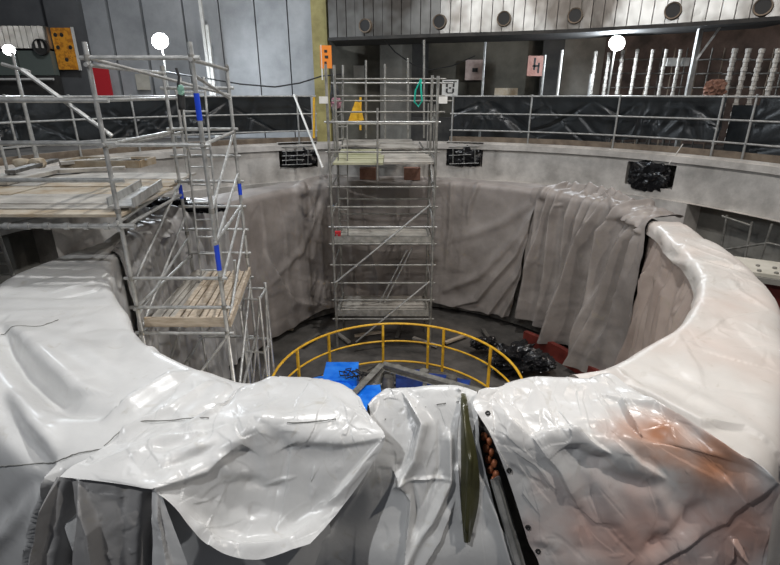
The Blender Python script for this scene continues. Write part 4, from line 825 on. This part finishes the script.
# ---------------------------------------------------------------- studs standing behind the right sheeting
def stud(x0, y0, x1, y1, R, wpx, lb, grp):
    a, b = Pr(x1, y1, R), Pr(x0, y0, R); b = np.array([a[0], a[1], b[2]]); s = thing('threaded_stud', lb, 'stud', (a[0], a[1], .56), grp); wr = wpx * .5 * np.linalg.norm(a - O) / F
    c0 = np.array([a[0], a[1], .56])
    MB().tube([c0, b], wr * .55, 8).build('rod', steel, s, smooth=True); mb = MB(); n = 22; h_ = (b[2] - .9) / n
    for i in range(n):
        z = .9 + h_ * i; mb.tube([(a[0], a[1], z), (a[0], a[1], z + h_ * .5), (a[0], a[1], z + h_ * .9)], wr * (.62 + .16 * (i % 2)), 8)
    mb.build('white_wrapping', wrapm, s); return s
k = 0
for x0, y0, x1 in ((597, 51, 590), (611, 52, 603), (623, 50, 616), (638, 49, 630), (654, 49, 645), (666, 49, 658), (682, 49, 672)):
    stud(x0, y0, x1, 97, 10.6, 4.0, 'white wrapped threaded stud number %s' % k if False else 'white wrapped upright stud in the row below the right floodlight, %s from the left' % ['first', 'second', 'third', 'fourth', 'fifth', 'sixth', 'seventh'][k], 'wrapped studs right of the floodlight'); k += 1
k = 0
for x0, y0, x1 in ((737, 48, 722), (750, 48, 735), (767, 48, 748), (783, 48, 764)):
    stud(x0, y0, x1, 108, 9.9, 5.5, 'thick pale wrapped stud in the far right row, %s from the left' % ['first', 'second', 'third', 'fourth'][k], 'wrapped studs at the far right'); k += 1
for x0, y0, x1, lb in ((545, 55, 541, 'thin pale pole standing beside the dark pillar'), (563, 50, 557, 'white wrapped pole right of the dark pillar'), (482.5, 42, 482, 'thin pale pole standing right of the faded pink board'), (590, 74, 588, 'short thin rod standing left of the wrapped studs')):
    a, b = Pr(x1, 97, 9.9), Pr(x0, y0, 9.9); b = np.array([a[0], a[1], b[2]]); tag(MB().tube([(a[0], a[1], .56), b], .04).build('pole', white if lb.startswith('white') else galv, smooth=True), lb, 'pole')
ps = thing('strut_post', 'pale steel strut post with an angled brace under the silver duct', 'post', Pr(684, 97, 10.2)); a = Pr(687, 97, 10.2); b = Pr(700, 26, 10.2)
MB().bar((a[0], a[1], .56), (a[0], a[1], b[2]), .12, .10).build('post', galv, ps); MB().bar((a[0], a[1], b[2] - .9), (a[0] + .35, a[1] - .25, b[2] - .05), .06, .05).build('brace', galv, ps)
for x, y, sx, lb in ((672, 62, .34, 'small white box fixed on the reinforcement behind the studs, left one'), (685, 62, .2, 'small white box fixed beside the strut post')): 
    tag(box('junction_box', Pr(x, y, 11.4), (sx, .12, .22), white), lb, 'box')
mb = MB(); rb = thing('reinforcement_mesh', 'rusty crossing reinforcement bars on the brown wall behind the wrapped studs', 'reinforcement', Pr(660, 95, 11.5))
for i in range(16):
    x = 606 + i * 12; a, b = Pr(x, 100, 11.6), Pr(x + 8, 48, 11.6); tube('bar', (a[0], a[1], .56), (a[0], a[1], b[2]), .022, woodt if i % 2 else steel, rb)
for y in (60, 74, 88):
    for x in range(606, 780, 29): tube('bar', Pr(x, y, 11.55), Pr(x + 29, y - 1, 11.55), .022, steel, rb)
tag(crumpled('heaped_cloth', Pr(716, 89, 9.8), (.6, .4, .5), MATS['red_brown_wood'], 21, n=4), 'brown crumpled heap on the walkway in front of the far right studs', 'cloth')
tube('tie_wire', Pr(683, 144, 8.75), Pr(669, 164, 8.6), .012, white, None); tag(bpy.data.objects['tie_wire'], 'pale tie wire running from the handrail down over the right kerb', 'wire')
# right recess: braces inside
rr = thing('scaffold_brace_frame', 'tube frame with crossing braces inside the large recess of the right pit wall', 'scaffold', Pr(740, 262, 8.4))
for (x0, y0, x1, y1) in ((772, 224, 757, 270), (722, 250, 768, 243), (768, 243, 800, 250), (727, 215, 720, 255), (752, 222, 744, 262), (722, 216, 752, 226)): tube('tube', Pr(x0, y0, 8.35), Pr(x1, y1, 8.35), .024, galvd, rr)
# cream slab with bolts on the right
q = Py(768, 272, 6.7); cs = thing('cream_cover_plate', 'thick cream cover plate with bolts lying beyond the right side of the ring', 'plate', q); rz = -0.55; R_ = lambda x, y: (q[0] + x * math.cos(rz) - y * math.sin(rz), q[1] + x * math.sin(rz) + y * math.cos(rz))
box('plate', (q[0] + .25, q[1] + .05, q[2]), (1.25, .75, .05), cream, cs, rz); box('plate_edge', (q[0] + .25, q[1] + .05, q[2] - .07), (1.32, .82, .08), wallc, cs, rz)
for i in range(4):
    for j in range(2): x, y = R_(-.12 + .2 * i, -.12 + .26 * j); mb = MB(); lathe(mb, (x, y, q[2] + .025), [(.03, 0), (.03, .025), (0, .028)], 6); mb.build('bolt', galvd, cs)
box('stand', (q[0] + .25, q[1] + .05, (q[2] - .1 - 3.62) / 2), (.9, .5, q[2] - .1 + 3.62), redp, cs, rz)
# red valve like piece right of the pleated curtain
q = Pr(672, 231, 8.2); rv = thing('red_valve', 'small red valve by the pit wall right of the pleated curtain', 'valve', q); mb = MB(); lathe(mb, tuple(q), [(0, -.1), (.09, -.1), (.09, .02), (.05, .04), (.05, .12), (.11, .12), (.11, .15), (0, .15)], 14); mb.build('body', redb, rv, smooth=True); tube('stem', (q[0], q[1], -3.6), (q[0], q[1], q[2] - .08), .03, galvd, rv)
# ---------------------------------------------------------------- yellow guard rail in the pit
YC = (0.12, 7.45); YR = 2.17; ZT = -2.5; ZB = -3.45
yr = thing('guard_rail', 'round yellow tube guard rail at the bottom of the pit', 'guard rail', (YC[0], YC[1], ZB))
def yc_(t, z): return (YC[0] + YR * math.cos(math.radians(t)), YC[1] + YR * math.sin(math.radians(t)), z)
for z, r in ((ZT, .024), (ZT - .42, .02)): MB().tube([yc_(a, z) for a in range(0, 361, 5)], r, caps=False).build('rail', yellow, yr, smooth=True)
mb = MB(); mb.tube([yc_(a, ZB + .03) for a in range(0, 361, 5)], .022, caps=False); mb.build('foot_ring', yellow, yr, smooth=True)
def yang(x, y):
    d = ray(x, y); a = d[0]**2 + d[1]**2; c = np.array(YC); b = -(d[0] * c[0] + d[1] * c[1]); s = b * b - a * (c @ c - YR * YR); p = d * ((-b + math.sqrt(max(s, 0))) / a)
    return math.degrees(math.atan2(p[1] - YC[1], p[0] - YC[0]))
for x, y in ((298, 362), (329, 345), (383, 342), (428, 347), (443, 352), (489, 370)):
    a = yang(x, y); MB().bar(yc_(a, ZB - .14), yc_(a, ZT), .05, .04, up=(math.cos(math.radians(a)), math.sin(math.radians(a)), 0)).build('post', yellow, yr)
for a in (200, 235, 270, 305, 340): MB().bar(yc_(a, ZB - .14), yc_(a, ZT), .05, .04, up=(math.cos(math.radians(a)), math.sin(math.radians(a)), 0)).build('post', yellow, yr)
# hub platform and machinery inside
hub = thing('turbine_hub', 'blue and black machinery head in the middle of the pit inside the yellow rail', 'machine', (YC[0], YC[1], -3.62))
mb = MB(); lathe(mb, (YC[0], YC[1], -3.6), [(0, .07), (2.22, .07), (2.24, 0)], 64); mb.build('base_disc', steel, hub, smooth=True)
def blk(x, y, z, sx, sy, sz, m_, rz=0, nm='housing'): q = Pz(x, y, z); return box(nm, (q[0], q[1], z - sz / 2), (sx, sy, sz), m_, hub, rz)
mb = MB(); q = Pz(318, 386, -3.0); lathe(mb, (q[0] + .12, q[1] - .05, -3.5), [(.62, 0), (.62, .28), (.57, .40), (.45, .48), (0, .52)], 40); mb.build('blue_drum', blue, hub, smooth=True)
blk(341, 371, -2.98, .66, .7, .6, blue); blk(368, 398, -2.75, .48, .8, .8, blue, .1)
blk(409, 374, -3.02, .52, .34, .5, mat('dark_blue_paint', (.01, .03, .16), .4, 0, (.015, .06, .30), 4), .0); blk(437, 378, -3.0, .34, .3, .5, MATS['dark_blue_paint'], -.2); blk(462, 383, -3.0, .28, .3, .5, MATS['dark_blue_paint'], -.3)
for i, (x, y) in enumerate(((377, 372), (388, 378), (397, 370), (384, 366), (424, 372), (452, 380))):
    q = Pz(x, y, -3.0); mb = MB(); lathe(mb, (q[0], q[1], -3.5), [(.0, .5 + .04 * (i % 3)), (.09, .5 + .04 * (i % 3)), (.12, .42), (.12, .3), (.17, .28), (.17, 0)], 14); mb.build('cylinder', [galvd, steel][i % 2], hub, smooth=True)
for k in range(7):
    q = Pz(345 + 4 * k, 372 + 2 * (k % 3), -2.9); pts = [q + [.12 * math.sin(k + j * 1.3), .1 * math.cos(k * 2 + j), .06 * math.sin(j * 2 + k)] for j in range(6)]; MB().tube(pts, .012, 6).build('hose', ink, hub, smooth=True)
bm_ = [('long steel beam lying across the pit machinery from the rail top centre to the right', (383, 363), (482, 391), -2.78), ('shorter steel beam leaning from the rail centre down to the lower left', (382, 364), (354, 393), -2.70)]
for lb, a, b, z in bm_:
    A, B = Pz(*a, z), Pz(*b, z); t = thing('steel_beam', lb, 'beam', (A + B) / 2); MB().bar(A, B, .12, .015).build('top_flange', galvd, t); MB().bar(A - [0, 0, .12], B - [0, 0, .12], .12, .015).build('bottom_flange', galvd, t); MB().bar(A - [0, 0, .06], B - [0, 0, .06], .015, .11).build('web', steel, t)
# pit floor clutter
for x, y, s, lb in ((515, 358, (1.3, .9, .6), 'big heap of shiny black plastic on the pit floor right of the yellow rail'), (540, 362, (.7, .6, .3), 'flatter black plastic beside the big black heap'), (484, 343, (.7, .4, .25), 'small black plastic heap behind the yellow rail')):
    q = Pz(x, y, -3.3); tag(crumpled('plastic_heap', q, s, blackbag, x * .1, .3, n=5, rough=.5), lb, 'plastic heap', 'black plastic on the pit floor')
for i in range(8):
    x = 280 + i * 29 + (i * 7) % 5; y = 330 + (i * 11) % 14; q = Pz(x, y, -3.56); a = (i * 1.1) % 3
    tag(MB().bar(q + [-.35 * math.cos(a), -.35 * math.sin(a), .03], q + [.35 * math.cos(a), .35 * math.sin(a), .04], .09, .05).build('loose_board', [wood, steel, woodg][i % 3]), 'loose board end scattered on the dark pit floor around the yellow rail', 'board', 'boards on the pit floor')
# ---------------------------------------------------------------- floodlights
def flood(x, y, R, lb, energy, tgt, sc=1.0):
    p = Pr(x, y, R); f = thing('floodlight', lb, 'floodlight', p); d = (Vector(tgt) - Vector(p)).normalized()
    mb = MB(); lathe(mb, (0, 0, 0), [(0, .10), (.12, .09), (.17, .02), (.25, -.02), (.23, -.02), (.22, .0), (0, .0)], 24)
    o = mb.build('housing', steel, f, smooth=True); o.location = (0, 0, 0); o.rotation_euler = (-d).to_track_quat('Z', 'Y').to_euler()
    mb = MB(); lathe(mb, (0, 0, 0), [(0, -.03), (.14, -.025), (.22, -.005)], 24); o = mb.build('lens', lampm, f, smooth=True); o.location = (0, 0, 0); o.rotation_euler = (-d).to_track_quat('Z', 'Y').to_euler()
    for ch in f.children: ch.scale = (sc, sc, sc)
    tube('stand', p + [0, .08, -.1], (p[0], p[1] + .12, .56), .025, galvd, f)
    lamp('floodlight_beam', 'POINT', Vector(p) + d * .12, energy, (0.84, 0.92, 1.0), None, .12)
flood(160, 41, 11.3, 'bright floodlight in front of the grey wall panels behind the left tower', 520, (0, 8, -2))
flood(617, 43, 9.9, 'bright floodlight standing below the silver duct on the right', 330, (0, 7, -2), .9)
flood(9, 50, 9.9, 'small bright floodlight at the far upper left above the scaffold platform', 100, (-4, 6, 0), .5)
print('OBJECTS', len(bpy.data.objects), 'TRIS', sum(len(m.polygons) for m in bpy.data.meshes) * 2)
